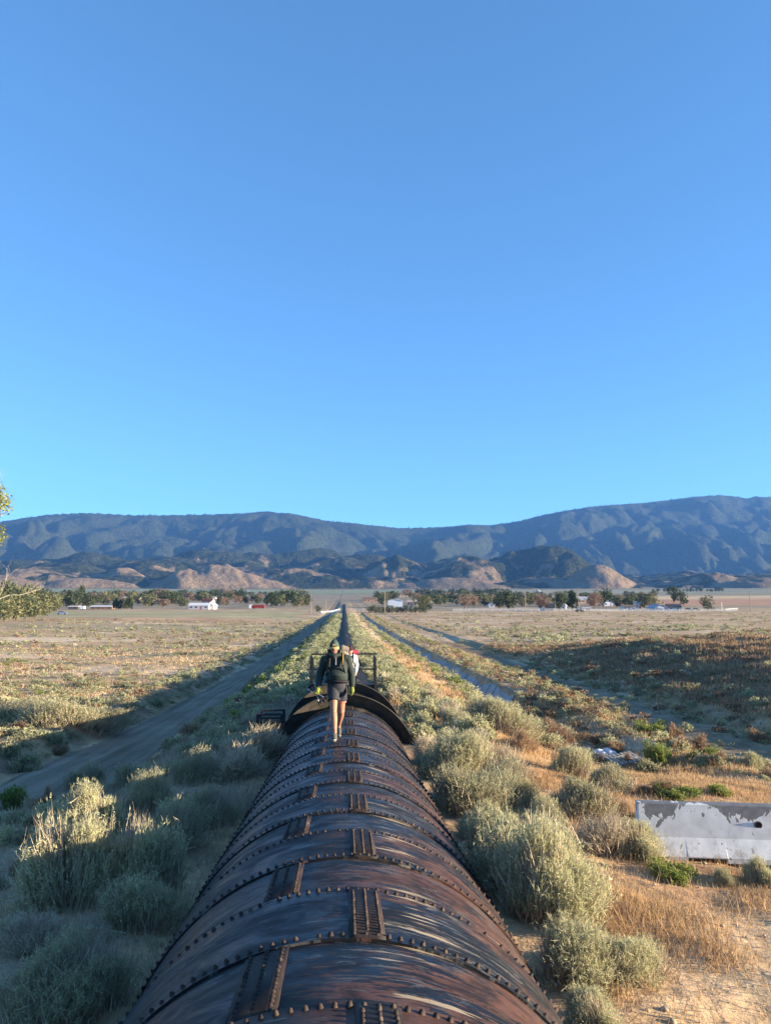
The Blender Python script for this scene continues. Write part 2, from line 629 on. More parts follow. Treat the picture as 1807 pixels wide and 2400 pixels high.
# dirt road, a sheet just over the graded cut
q = NT('packed_dirt', 0.92, 0.15)
pc = q.attr('rc').outputs['Vector']
st_ = q.noise(q.mapping(pc, (2.6, 0.10, 1)), 1.0, 6, 0.6, 0.4)
gr = q.noise(q.obj(), 14, 5, 0.7)
pt = q.noise(q.obj(), 0.35, 4, 0.6)
c_ = q.ramp(st_, [(0.34, (0.17, 0.13, 0.088)), (0.50, (0.25, 0.195, 0.135)), (0.66, (0.32, 0.255, 0.18))])
c_ = q.mix(1.0, c_, q.ramp(gr, [(0.3, 0.78), (0.7, 1.18)]), 'MULTIPLY')
c_ = q.mix(1.0, c_, q.ramp(pt, [(0.35, 0.85), (0.65, 1.1)]), 'MULTIPLY')
q.color(c_)
q.bump(q.math('ADD', st_, q.math('MULTIPLY', gr, 0.25)), 0.6, 0.08)
M['dirt'] = q.m


def strip(name, cx, half_l, half_r, ys, mat, lift, nx=24, seed=3):
    t = np.linspace(-1, 1, nx)
    T, YY = np.meshgrid(t, ys, indexing='xy')
    wob = 0.22 * noise2(YY * 0.5, YY * 0 + 1.7, seed) + 0.12 * noise2(YY * 1.9, YY * 0, seed + 1)
    ext = 0.045 * np.clip(34 - YY, 0, 30)
    XX = cx(YY) + np.where(T < 0, T * (half_l + ext + wob), T * (half_r + ext - wob))
    edge = np.abs(T)**8
    ZZ = gz(XX, YY) + lift * (1 - 2.5 * edge)
    rc = np.stack([XX, YY, ZZ * 0], -1).reshape(-1, 3)
    return tag(mobj(name, grid_mesh(name, XX, YY, ZZ, mat, {'rc': rc})), kind='structure')

ys_ = np.concatenate([np.arange(2, 70, 0.45), np.geomspace(70, 900, 130)])
strip('dirt_road', road_x, 1.5, 1.5, ys_, M['dirt'], 0.035)
# concrete lined drainage channel right of the pipe
q = NT('weathered_concrete', 0.85, 0.3)
oc = q.obj()
c_ = q.ramp(q.noise(oc, 1.3, 6, 0.65), [(0.3, (0.33, 0.31, 0.28)), (0.7, (0.50, 0.47, 0.43))])
dr = q.noise(q.mapping(oc, (0.15, 2.2, 0.15)), 1.0, 5, 0.6)
c_ = q.mix(q.ramp(dr, [(0.52, 0.0), (0.66, 0.7)]), c_, (0.13, 0.115, 0.10))
q.color(c_)
q.bump(q.noise(oc, 6, 5), 0.3, 0.02)
M['concrete'] = q.m
ychan = np.concatenate([np.arange(39, 100, 1.2), np.geomspace(100, 352, 60)])
prof = [(6.85, -0.06), (7.0, 0.0), (7.65, -1.05), (8.2, -1.08), (8.9, 0.0), (9.05, -0.06)]
bx_ = np.array([p[0] for p in prof])
bz_ = np.array([p[1] for p in prof])
CX = bx_[None, :] + 0.05 * noise2(ychan * 0.3, ychan * 0, 4)[:, None]
CY = np.repeat(ychan[:, None], len(prof), 1)
gl = ZC - depth(np.full_like(ychan, 6.4), ychan, False) - 0.1
CZ = gl[:, None] + bz_[None, :] - 0.05
tag(mobj('drainage_channel', grid_mesh('drainage_channel', CX, CY, CZ, M['concrete'], {})), kind='structure')

# ------------------------------------------------------------------ mountains
SKY_U = [-400, 0, 43, 108, 195, 326, 456, 564, 629, 695, 760, 825, 933, 1042, 1096, 1150, 1205, 1281, 1389, 1519, 1628, 1693, 1747, 1807, 1900, 2050, 2300]
SKY_V = [1240, 1222, 1215, 1205, 1201, 1207, 1205, 1203, 1197, 1205, 1218, 1226, 1237, 1235, 1230, 1231, 1223, 1205, 1187, 1177, 1164, 1159, 1163, 1161, 1185, 1300, 1360]  # unseen right end lowered to keep its shadow off the slopes
FOO_U = [-400, 0, 150, 330, 450, 560, 640, 760, 850, 950, 1060, 1160, 1300, 1420, 1600, 1700, 1807, 1950, 2200]
FOO_V = [1288, 1286, 1283, 1284, 1290, 1292, 1300, 1284, 1298, 1288, 1300, 1300, 1320, 1345, 1338, 1318, 1316, 1340, 1365]


def elev_tan(u, v):
    # tangent of elevation at a pixel (vectorised)
    dx, dz = (u - W0 / 2) / FPX, (H0 / 2 - v) / FPX
    c, s = math.cos(PITCH), math.sin(PITCH)
    y = c - dz * s
    z = s + dz * c
    return z / np.hypot(dx, y)

az = np.linspace(RAD(-38), RAD(38), 680)
rad = np.concatenate([np.linspace(2750, 3300, 22), np.linspace(3312, 4900, 150), np.linspace(4930, 9900, 170), np.linspace(9950, 10900, 8)])
AZ, RR = np.meshgrid(az, rad, indexing='xy')
U = W0 / 2 + FPX * np.tan(np.clip(AZ - 0.0, -1.2, 1.2) - YAW) * 1.0
MX, MY = RR * np.sin(AZ), RR * np.cos(AZ)
ts = elev_tan(U, np.interp(U, SKY_U, SKY_V))
tf = elev_tan(U, np.interp(U, FOO_U, FOO_V))
plainz = -_spl(np.clip(RR, 0, 3700), _fy, _fd)
wx = MX + 160 * noise2(MX / 800, MY / 800, 1)
wy = MY + 160 * noise2(MX / 800, MY / 800, 2)


def billow(x, y, o=5, seed=0):
    s, a, f, t = 0, 1.0, 1.0, 0
    for i in range(o):
        s = s + a * np.abs(noise2(x * f, y * f, seed + 5 * i))
        t += a
        a *= 0.46
        f *= 2.1
    return s / t * 2.2

a_c = AZ * 4200.0                       # metres across at the foothills
wa = a_c + 170 * noise2(MX / 620, MY / 620, 61) + 60 * noise2(MX / 210, MY / 210, 62)
wr = RR + 220 * noise2(MX / 520, MY / 520, 63)
bl = billow(wa / 380 + wr / 1800, wr / 800, 3, 3)
bl2 = billow(AZ * 7000 / 900 - RR / 4200 + 0.30 * noise2(MX / 900, MY / 900, 64), wr / 1700, 3, 23)
bl3 = billow(AZ * 7000 / 420 + RR / 1500 + 0.5 * noise2(MX / 600, MY / 600, 66), wr / 700, 3, 53)
# rounded foothills: many overlapping domes below the envelope
rsh = np.random.RandomState(17)
acc = np.zeros_like(RR)
KS = 1 / 11.0
for r0 in np.linspace(3480, 4750, 9):
    u0 = -250.0
    while u0 < 2060:
        u0 += rsh.uniform(90, 190)
        t_ = (r0 - 3480) / 1270.0
        if rsh.rand() < 0.12 + 0.3 * (1 - t_):
            continue
        r1 = r0 + rsh.uniform(-70, 70)
        H = float(elev_tan(np.array(u0), np.interp(u0, FOO_U, FOO_V))) * 4600 * (0.30 + 0.74 * t_) * rsh.uniform(0.8, 1.08)
        a0 = math.atan((u0 - W0 / 2) / FPX) + YAW
        sx, sy = rsh.uniform(220, 400), rsh.uniform(220, 380)
        sk = rsh.uniform(-0.5, 0.7)
        ax_ = (AZ - a0) * r1 + 38 * noise2(MX / 160, MY / 160, 71) + sk * (RR - r1)
        q2 = (ax_ / sx)**2 + ((RR - r1) / sy)**2
        acc += np.exp(KS * np.clip(H * (1 - 0.62 * q2), -40, 400)) - np.exp(-40 * KS) * 0
hf = np.log(acc + 1) / KS
hf = hf - 34 * (1 - np.clip(bl, 0, 1)) * np.clip(hf / 90, 0, 1)
hf = np.minimum(hf, tf * RR * 1.0) * (1 - sstep(4850, 5300, RR)) * sstep(3230, 3420, RR)
RC = 7700.0 / np.cos(AZ) + 2300 * np.clip(AZ, 0, 1)
RS_ = 4950.0 / np.cos(AZ) + 1300 * np.clip(AZ, 0, 1)
ramp_m = np.clip((RR - RS_) / (RC - RS_), 0, 1)
hm = 20 + (ts * RC - 20) * ramp_m**1.12
spur = ((bl2 - 0.62) * 400 + (bl3 - 0.6) * 150 * (0.6 + sstep(1000, 1400, U))) * np.sin(np.pi * np.clip(ramp_m * 0.94 + 0.04, 0, 1))**0.8 * (0.45 + ts * 4)
hm = hm + 0.72 * spur + 10 * (billow(AZ * 7500 / 190 + 0.4 * noise2(MX / 260, MY / 260, 67) + RR / 900, RR / 480, 3, 83) - 0.6) * sstep(0.02, 0.2, ramp_m) * (1 - sstep(0.9, 1.0, ramp_m))
hm = np.minimum(hm, ts * RR * (0.90 + 0.097 * sstep(0.4, 0.97, ramp_m)))
hm = np.where(RR > RC, ts * RC - (RR - RC) * 0.28, hm)
hh = np.maximum(hf, np.where(RR > 4900, hm, -99))
BARE = np.zeros_like(hh)
HILLS = [  # u, distance, top row, half width across (m), half depth (m), bare
    (512, 3480, 1322, 400, 330, 0.95), (205, 3350, 1354, 260, 200, 0.9), (-20, 3380, 1346, 300, 230, 0.95), (60, 3560, 1338, 240, 300, 0.6),
    (290, 3650, 1334, 190, 330, 0.35), (930, 3950, 1300, 330, 420, 0.2), (1100, 3850, 1302, 420, 330, 0.0), (1265, 4000, 1281, 560, 360, 0.05),
    (1060, 3420, 1352, 380, 170, 0.85), (1400, 3480, 1326, 215, 230, 1.0), (1290, 3450, 1354, 300, 160, 0.85),
    (1660, 3520, 1342, 330, 170, 0.45), (1790, 3450, 1352, 300, 150, 0.75)]
for (u, r, v, sx, sy, b) in HILLS:
    a0 = math.atan((u - W0 / 2) / FPX) + YAW
    H = float(elev_tan(np.array(float(u)), np.array(float(v)))) * r
    ax_ = (AZ - a0) * r
    ay_ = RR - r
    rr_ = np.hypot(ax_ / sx, ay_ / sy) * (1 + 0.22 * noise2(MX / 260 + u, MY / 260, 14)) + 0.05 * noise2(MX / 110, MY / 110 + u, 15) - 0.16 * (bl - 0.55)
    hill = H * (1.02 - 1.02 * np.clip(rr_, 0, 1.0)**1.45)
    hill = hill * (0.95 + 0.08 * bl)
    up = hill > hh
    BARE = np.where(up, b, BARE)
    hh = np.maximum(hh, hill)
hh = hh + 5 * fbm(MX / 60, MY / 60, 3, 33) * sstep(3200, 3500, RR) * np.clip(hh / 60, 0, 1)
base = plainz - 6 * (1 - sstep(2750, 2900, RR))
HZ = np.maximum(base, hh) + np.where(hh > base, 0.0, 0.0)
low = 1 - sstep(90, 260, hh)
BARE = np.clip(np.maximum(BARE, 0.35 * low * (fbm(MX / 240, MY / 240, 3, 44) > 0.1)), 0, 1)
BARE = np.where(hh <= base + 0.5, 0.55, BARE)
BARE = BARE + 0.30 * fbm(MX / 150, MY / 150, 4, 47) + 0.17 * (RR < 4900)
q = NT('chaparral_slope', 0.95, 0.05)
b_ = q.attr('bare').outputs['Fac']
o_ = q.obj()
n1_ = q.noise(o_, 0.012, 7, 0.68)
n2_ = q.noise(o_, 0.05, 4, 0.7)
veg = q.ramp(n2_, [(0.32, (0.014, 0.020, 0.010)), (0.52, (0.034, 0.040, 0.020)), (0.70, (0.085, 0.080, 0.042))])
bar = q.ramp(n1_, [(0.35, (0.18, 0.125, 0.075)), (0.65, (0.29, 0.205, 0.125))])
fac = q.ramp(q.math('ADD', b_, q.math('MULTIPLY', q.math('SUBTRACT', n1_, 0.5), 1.1)), [(0.36, 0.0), (0.62, 1.0)])
q.color(q.mix(fac, veg, bar))
q.bump(q.math('ADD', n2_, n1_), 1.0, 14.0)
M['mountain'] = q.m
tag(mobj('mountains', grid_mesh('mountains', MX, MY, HZ + ZC, M['mountain'], {'bare': BARE.ravel()})), kind='structure')

# far-off conifer wood on the slopes: reads as one mass
rs = np.random.RandomState(5)
ii = rs.randint(24, len(rad) - 10, 60000)
jj = rs.randint(2, len(az) - 2, 60000)
uu, rr_, zz_ = U[ii, jj], RR[ii, jj], HZ[ii, jj]
dens = fbm(MX[ii, jj] / 300, MY[ii, jj] / 300, 3, 77)
hillc = ((uu > 960) & (uu < 1390) & (rr_ > 3550) & (rr_ < 4400))
keep = ((rr_ > 5300) & (dens > -0.05) & (rs.rand(60000) < 0.22)) | (hillc & (rs.rand(60000) < 0.55)) | ((ramp_m[ii, jj] > 0.965) & (hm[ii, jj] >= (ts * RC)[ii, jj] * 0.97) & (rs.rand(60000) < 0.5)) | ((rr_ > 3400) & (rr_ < 4700) & (dens > 0.25) & (rs.rand(60000) < 0.12))
keep &= (zz_ > 25) & (BARE[ii, jj] < 0.5) & (np.abs(AZ[ii, jj]) < RAD(36))
ii, jj = ii[keep], jj[keep]
k = len(ii)
tx_, ty_ = MX[ii, jj] + rs.randn(k) * 6, MY[ii, jj] + rs.randn(k) * 5
tz_ = HZ[ii, jj] + ZC - 1
th_ = (6 + 8 * rs.rand(k)**2) * np.clip(RR[ii, jj] / 5200, 0.8, 1.5)
tw_ = th_ * (0.22 + 0.15 * rs.rand(k))
VV, FF, TT = [], [], []
a_ = rs.rand(k) * 6.28
for lev, (zf, wf) in enumerate([(0.0, 0.8), (0.35, 1.0), (1.0, 0.0)]):
    if wf > 0:
        for c in range(4):
            an = a_ + c * math.pi / 2
            VV.append(np.stack([tx_ + np.cos(an) * tw_ * wf, ty_ + np.sin(an) * tw_ * wf, tz_ + th_ * zf], -1))
    else:
        VV.append(np.stack([tx_, ty_, tz_ + th_], -1))
VV = np.stack(VV, 1).reshape(-1, 3)
b0 = (np.arange(k) * 9)[:, None]
quads = np.concatenate([b0 + np.array([[c, (c + 1) % 4, 4 + (c + 1) % 4, 4 + c]]) for c in range(4)])
tris = np.concatenate([b0 + np.array([[4 + c, 4 + (c + 1) % 4, 8]]) for c in range(4)])
tint_ = np.repeat(0.2 + 0.5 * rs.rand(k), 9)
tag(mobj('conifer_forest', np_mesh('conifer_forest', VV, [quads, tris], M['tree'], {'tint': tint_, 'leaf': np.ones(len(VV))})),
    'dark conifer wood scattered over the far blue mountain slopes', 'forest', kind='stuff')

# ------------------------------------------------------------------ the riveted pipe
q = NT('tarred_steel', 0.5, 0.22)
pcn = q.attr('pc').outputs['Vector']          # (arc across, run along, course random)
sp = q.n('SeparateXYZ')
q.set(sp.inputs[0], pcn)
arc_, run_, crs = sp.outputs[0], sp.outputs[1], sp.outputs[2]
cmb = q.n('CombineXYZ')
q.set(cmb.inputs[0], arc_)
q.set(cmb.inputs[1], run_)
q.set(cmb.inputs[2], q.math('MULTIPLY', crs, 37.0))
pv = cmb.outputs[0]
nz = lambda sx, sy, det=6, ro=0.65, di=0.2, off=0.0: q.noise(q.mapping(pv, (sx, sy, 1)), 1.0, det, ro, di)
patch = nz(0.9, 1.9, 4, 0.55, 0.6)
patch2 = nz(2.3, 3.6, 4, 0.6, 0.8)
flake = nz(5.5, 34.0, 8, 0.72)
flake2 = nz(4.2, 27.0, 8, 0.75, 0.5)
grain = nz(30.0, 90.0, 4, 0.7)
bias = q.math('ADD', q.math('MULTIPLY', q.math('SUBTRACT', crs, 0.5), 0.30), q.math('MULTIPLY', run_, 0.012))
bias = q.math('SUBTRACT', bias, q.math('MULTIPLY', arc_, 0.10))       # tar thickens along the run; leftward gain paints in the flank's shade
rust = q.ramp(patch2, [(0.36, (0.020, 0.012, 0.010)), (0.48, (0.068, 0.031, 0.019)), (0.56, (0.092, 0.043, 0.026)), (0.66, (0.050, 0.046, 0.044))])
rust = q.mix(1.0, rust, q.ramp(grain, [(0.3, 0.65), (0.7, 1.35)]), 'MULTIPLY')
c_ = rust
cov = q.math('ADD', q.math('ADD', q.math('MULTIPLY', patch, 1.15), bias), q.math('MULTIPLY', q.math('SUBTRACT', flake, 0.5), 1.5))
tarf = q.ramp(cov, [(0.565, 0.0), (0.60, 1.0)])
c_ = q.mix(tarf, c_, q.ramp(grain, [(0.3, (0.0035, 0.004, 0.005)), (0.7, (0.011, 0.011, 0.012))]))
pal = q.math('ADD', flake2, q.math('MULTIPLY', q.math('SUBTRACT', patch, 0.5), 0.30))
c_ = q.mix(q.ramp(pal, [(0.565, 0.0), (0.60, 0.85)]), c_, q.ramp(grain, [(0.3, (0.045, 0.043, 0.042)), (0.7, (0.14, 0.13, 0.118))]))
# bleached runs of lime below the straps
side = q.ramp(q.math('ABSOLUTE', q.math('SUBTRACT', arc_, 0.46)), [(0.05, 1.0), (0.40, 0.0)])
lime = q.math('ADD', nz(1.6, 17.0, 6, 0.6, 0.3), q.math('MULTIPLY', q.math('MULTIPLY', side, crs), 0.16))
c_ = q.mix(q.ramp(lime, [(0.68, 0.0), (0.73, 0.8)]), c_, (0.36, 0.28, 0.185))
q.color(c_)
q.r(q.mix(tarf, q.ramp(patch2, [(0.4, 0.62), (0.65, 0.44)]), q.ramp(patch2, [(0.4, 0.62), (0.62, 0.32)])))
q.bump(q.math('ADD', tarf, q.math('MULTIPLY', grain, 0.5)), 0.5, 0.004)
M['pipe'] = q.m

q = NT('rusty_rivet_steel', 0.75, 0.3)
o_ = q.n('NewGeometry').outputs['Position']
c_ = q.ramp(q.noise(o_, 26, 4), [(0.32, (0.012, 0.010, 0.009)), (0.55, (0.045, 0.026, 0.018)), (0.74, (0.13, 0.085, 0.055))])
q.color(c_)
M['rivet'] = q.m
q = NT('strap_steel', 0.7, 0.3)
o_ = q.n('NewGeometry').outputs['Position']
c_ = q.ramp(q.noise(q.mapping(o_, (12, 2, 12)), 1.5, 6, 0.7), [(0.32, (0.006, 0.006, 0.006)), (0.50, (0.026, 0.016, 0.012)), (0.64, (0.055, 0.033, 0.023)), (0.74, (0.32, 0.25, 0.17))])
q.color(c_)
M['strap'] = q.m
M['black'] = plain('black_painted_steel', (0.018, 0.018, 0.020), 0.55, 0.3, 12, 0.35)
q = NT('collar_steel', 0.8, 0.2)
o_ = q.obj()
q.color(q.ramp(q.noise(o_, 5, 6, 0.7), [(0.3, (0.030, 0.027, 0.024)), (0.7, (0.105, 0.088, 0.070))]))
M['collar'] = q.m

COURSE = 0.812
S0 = 4.24


@functools.lru_cache(None)
def pipe_frame(Y):
    """crest point, normal and run direction of the pipe at Y"""
    Y = float(Y)
    z = ZC - float(crest(Y))
    dz = -(float(crest(Y + 0.3)) - float(crest(Y - 0.3))) / 0.6
    t = Vector((0, 1, dz)).normalized()
    n = Vector((0, -dz, 1)).normalized()
    return Vector((0, Y, z)), n, t


def pipe_pt(Y, phi, r):
    C, n, t = pipe_frame(Y)
    return C - n * R_PIPE + n * (r * math.cos(phi)) + Vector((1, 0, 0)) * (r * math.sin(phi))


pipe = empty('water_pipe', (0, 0, ZC - 5), label='huge black riveted steel pipe running straight across the valley', cat='pipe')
pipe_off = Vector((0, 0, ZC - 5))


def pmesh(name, V, F, mat, attrs=None, smooth=False):
    V = np.array([tuple(Vector(v) - pipe_off) for v in V])
    return mobj(name, np_mesh(name, V, F, mat, attrs, smooth), pipe)


def shell(name, ya, yb, r, mat, rnd, thick=0.016, nseg=72, ny=2, amax=2.3, smooth=True):
    V, F, A = [], [], []
    ys = np.linspace(ya, yb, ny)
    ph = np.linspace(-amax, amax, nseg + 1)
    for y in ys:
        for p in ph:
            V.append(pipe_pt(y, p, r))
            A.append((p * r, y, rnd))
    n1 = nseg + 1
    for i in range(ny - 1):
        for k in range(nseg):
            F.append((i * n1 + k, i * n1 + k + 1, (i + 1) * n1 + k + 1, (i + 1) * n1 + k))
    # end lips, own vertices so that the edge stays sharp
    for y, flip in ((ya, False), (yb, True)):
        b = len(V)
        for p in ph:
            V.append(pipe_pt(y, p, r))
            A.append((p * r, y, rnd))
        for p in ph:
            V.append(pipe_pt(y, p, r - thick))
            A.append((p * r, y, rnd))
        for k in range(nseg):
            f = (b + k, b + n1 + k, b + n1 + k + 1, b + k + 1)
            F.append(f if not flip else f[::-1])
    return pmesh(name, V, np.array(F), mat, {'pc': np.array(A)}, smooth)


rng = random.Random(4)
COLLAR_Y = (19.6, 24.2)
i0, i1 = -9, 25
STRAPS = []
for i in range(i0, i1):
    ya, yb = S0 + i * COURSE, S0 + (i + 1) * COURSE
    outer = (i % 2 == 0)
    rnd = rng.random() * 0.9 + (0.05 if outer else 0)
    if outer:
        shell('plate', ya - 0.035, yb + 0.035, R_PIPE + 0.014, M['pipe'], rnd)
    else:
        shell('plate', ya, yb, R_PIPE, M['pipe'], rnd)
    # butt strap with three rows of rivets
    cx = (0.145 if outer else -0.41) + rng.uniform(-0.015, 0.015)
    wS = 0.20 if outer else 0.235
    r0 = R_PIPE + (0.014 if outer else 0.0)
    pa, pb = ya + (-0.03 if outer else 0.035), yb + (0.03 if outer else -0.035)
    ph = np.linspace((cx - wS / 2) / r0, (cx + wS / 2) / r0, 5)
    V, F = [], []
    for y in (pa, pb):
        for p in ph:
            V.append(pipe_pt(y, p, r0 + 0.007))
        for p in ph:
            V.append(pipe_pt(y, p, r0 - 0.01))
    for k in range(4):
        F.append((k, k + 1, 10 + k + 1, 10 + k))
        F.append((k, 5 + k, 5 + k + 1, k + 1))
        F.append((10 + k, 10 + k + 1, 15 + k + 1, 15 + k))
    F.append((0, 10, 15, 5))
    F.append((4, 9, 19, 14))
    pmesh('strap', V, np.array(F), M['strap'])
    STRAPS.append((i, ya, yb, cx, wS, r0, outer))

# rivets: positions, then the 300 nearest as parts and the rest as one joined part
RIV = []
RS = random.Random(9)
for i in range(i0, i1 + 1):
    y = S0 + i * COURSE
    outer = (i % 2 == 0)
    yy = y + (0.012 if outer else -0.012)
    nper = 80
    for k in range(-34, 35):
        p = (k + 0.5 * (i % 2)) * math.pi / nper
        RIV.append((yy, p, R_PIPE + 0.014, 0.92))
for (i, ya, yb, cx, wS, r0, outer) in STRAPS:
    for row in (-0.36, 0.0, 0.36):
        for k in range(16):
            y = ya + 0.05 + (COURSE - 0.10) * (k + 0.5 * (row == 0)) / 15.5
            RIV.append((y, (cx + row * wS) / r0, r0 + 0.006, 0.8))
n_ = 8
rv = [(math.cos(2 * math.pi * k / n_) * 0.019, math.sin(2 * math.pi * k / n_) * 0.019, -0.003) for k in range(n_)]
rv += [(math.cos(2 * math.pi * k / n_) * 0.0115, math.sin(2 * math.pi * k / n_) * 0.0115, 0.016) for k in range(n_)]
rv += [(0, 0, 0.0235)]
rq = np.array([(k, (k + 1) % n_, n_ + (k + 1) % n_, n_ + k) for k in range(n_)])
rt = np.array([(n_ + k, n_ + (k + 1) % n_, 2 * n_) for k in range(n_)])
rivet_me = np_mesh('rivet', np.array(rv), [rq, rt], M['rivet'])
rv = np.array(rv)
RIV = [r for r in RIV if r[0] > 1.2 and RS.random() > 0.025]


def riv_key(r):
    y, p = r[0], r[1]
    seen = (y > 3.35) and abs(p) < 1.05
    return (0 if seen else 1, math.hypot(y, R_PIPE * p))
RIV.sort(key=riv_key)
BV, BQ, BT = [], [], []
nb = 0
for j, (y, p, r, s) in enumerate(RIV):
    C, n, t = pipe_frame(y)
    pos = pipe_pt(y, p, r)
    nn = n * math.cos(p) + Vector((1, 0, 0)) * math.sin(p)
    q_ = nn.to_track_quat('Z', 'Y')
    s *= RS.uniform(0.86, 1.1)
    if j < 290:
        o = bpy.data.objects.new('rivet', rivet_me)
        o.location = pos - pipe_off
        o.rotation_mode = 'QUATERNION'
        o.rotation_quaternion = q_
        o.scale = (s, s, s * RS.uniform(0.8, 1.15))
        link(o, pipe)
    else:
        Mx = np.array(q_.to_matrix()) * s
        BV.append(rv @ Mx.T + np.array(pos - pipe_off))
        BQ.append(rq + nb)
        BT.append(rt + nb)
        nb += len(rv)
o = mobj('rivet_rows', np_mesh('rivet_rows', np.concatenate(BV), [np.concatenate(BQ), np.concatenate(BT)], M['rivet']), pipe)
tag(o, kind='stuff')

# dished collars standing up round the pipe
for yc in COLLAR_Y:
    V, F, nseg = [], [], 64
    rings = [(yc + 0.05, R_PIPE - 0.02), (yc + 0.02, R_PIPE + 0.03), (yc - 0.22, R_PIPE + 0.305), (yc - 0.245, R_PIPE + 0.32), (yc - 0.225, R_PIPE + 0.335), (yc + 0.06, R_PIPE + 0.04)]
    ph = np.linspace(-1.75, 1.75, nseg + 1)
    for (y, r) in rings:
        C, n, t = pipe_frame(yc)
        for p in ph:
            V.append(C - n * R_PIPE + n * (r * math.cos(p)) + Vector((r * math.sin(p), 0, 0)) + t * (y - yc))
    n1 = nseg + 1
    for i in range(len(rings) - 1):
        for k in range(nseg):
            F.append((i * n1 + k, i * n1 + k + 1, (i + 1) * n1 + k + 1, (i + 1) * n1 + k))
    pmesh('collar', V, np.array(F), M['collar'])

# the run beyond, with its seams as low rings
ysf = np.concatenate([np.arange(S0 + i1 * COURSE, 70, COURSE), np.geomspace(70, 620, 110)])
V, F, A = [], [], []
nseg = 28
ph = np.linspace(-1.9, 1.9, nseg + 1)
for j, y in enumerate(ysf):
    for e in (-0.02, 0.02):
        for p in ph:
            V.append(pipe_pt(y + e, p, R_PIPE + (0.014 if (j % 2) ^ (e > 0) else 0.0)))
            A.append((p * R_PIPE, y + e, (j * 0.618) % 1.0))
n1 = nseg + 1
for i in range(2 * len(ysf) - 1):
    for k in range(nseg):
        F.append((i * n1 + k, i * n1 + k + 1, (i + 1) * n1 + k + 1, (i + 1) * n1 + k))
M['piperun'] = M['pipe'].copy()
M['piperun'].node_tree.nodes['Principled BSDF'].inputs['Specular IOR Level'].default_value = 0.03
pmesh('pipe_run', V, np.array(F), M['piperun'], {'pc': np.array(A)}, True)

# hand rails at the crossing beyond the collars
def frame_rail(name, corners, posts, label, h=0.95, mids=(0.5,), r=0.028):
    c0 = Vector(posts[0])
    e = empty(name, c0, label=label, cat='railing')
    for p in posts:
        MB().box(Vector(p) - c0 + Vector((0, 0, h / 2 - 0.2)), (0.07, 0.07, h + 0.4)).build('post', M['black'], e)
    for a, b in corners:
        for zf in (1.0,) + tuple(mids):
            A_, B_ = Vector(posts[a]) - c0, Vector(posts[b]) - c0
            d = B_ - A_
            m = MB()
            ang = math.atan2(d.y, d.x)
            m.box((A_ + B_) / 2 + Vector((0, 0, h * zf - 0.001 * mids.index(zf) if zf in mids else h)), (d.length + 0.066, 0.05, 0.055), Matrix.Rotation(ang, 3, 'Z'))
            m.build('rail', M['black'], e)
    return e
yr = 27.2
zr = ZC - float(crest(yr)) - 0.02
frame_rail('railing', [(0, 1), (0, 2)], [(1.13, yr, zr - 0.3), (0.42, yr, zr - 0.05), (1.13, yr + 1.1, zr - 0.35)], 'black steel rail frame right of the pipe top beyond the collars', 1.28, (0.58,))
frame_rail('railing', [(0, 1), (0, 2)], [(-1.13, yr, zr - 0.3), (-0.42, yr, zr - 0.05), (-1.24, yr + 1.1, zr - 0.35)], 'black steel rail frame left of the pipe top behind the front hiker', 1.28, (0.58,))
zl = ZC - float(crest(21.5)) - 1.25
frame_rail('railing', [(0, 1), (0, 2), (2, 3)], [(-2.36, 21.0, zl), (-1.70, 21.0, zl), (-2.36, 21.75, zl), (-1.70, 21.75, zl)], 'low black steel railing beside the pipe left of the near collar', 0.93, (0.90, 0.42, 0.30))
# saddle beams carrying the crossing
e = empty('pipe_saddle', (0, yr, zr - 0.1), label='dark steel saddle beam bridging the pipe under the rail frames', cat='beam')
MB().box((0, 0.1, 0.045), (2.5, 0.16, 0.12)).build('beam', M['black'], e)
MB().box((0, 1.0, -0.02), (2.5, 0.16, 0.12)).build('beam', M['black'], e)
for sx in (-1, 1):
    MB().box((sx * 1.18, 0.5, -0.3), (0.14, 1.3, 0.5)).build('bracket', M['black'], e)

# ------------------------------------------------------------------ hikers
M['skin'] = plain('skin', (0.36, 0.165, 0.10), 0.55, 0.10, 14, 0.35)
M['skin2'] = plain('skin_tanned', (0.46, 0.24, 0.17), 0.55, 0.10, 14, 0.35)
M['jacket'] = plain('green_jacket_cloth', (0.030, 0.042, 0.036), 0.8, 0.2, 30, 0.25, bump=0.3)
M['shorts'] = plain('black_shorts_cloth', (0.030, 0.031, 0.040), 0.75, 0.25, 25, 0.3, bump=0.3)
M['liner'] = plain('pink_liner_cloth', (0.42, 0.18, 0.15), 0.8, 0.1)
M['cap'] = plain('green_cap_cloth', (0.055, 0.085, 0.070), 0.85, 0.15, 20)
M['brim'] = plain('tan_cap_brim', (0.48, 0.33, 0.12), 0.8, 0.1, 20)
M['glove'] = plain('yellow_green_glove', (0.19, 0.215, 0.03), 0.75, 0.15, 30)
M['packgrey'] = plain('grey_brown_pack_cloth', (0.20, 0.165, 0.13), 0.85, 0.15, 14)
M['strapcloth'] = plain('black_webbing', (0.014, 0.014, 0.016), 0.7, 0.2, 30)
M['yellow'] = plain('yellow_webbing', (0.36, 0.22, 0.03), 0.7, 0.15, 30)
M['shoe'] = plain('grey_shoe_mesh', (0.085, 0.080, 0.070), 0.8, 0.35, 50)
M['sole'] = plain('pale_shoe_sole', (0.22, 0.205, 0.175), 0.7, 0.2, 30)
M['hair'] = plain('dark_hair', (0.025, 0.016, 0.012), 0.6, 0.3, 40)
M['whiteshirt'] = plain('pale_grey_shirt_cloth', (0.62, 0.63, 0.66), 0.85, 0.08, 20, bump=0.2)
M['redpack'] = plain('maroon_pack_cloth', (0.30, 0.035, 0.065), 0.8, 0.25, 14)
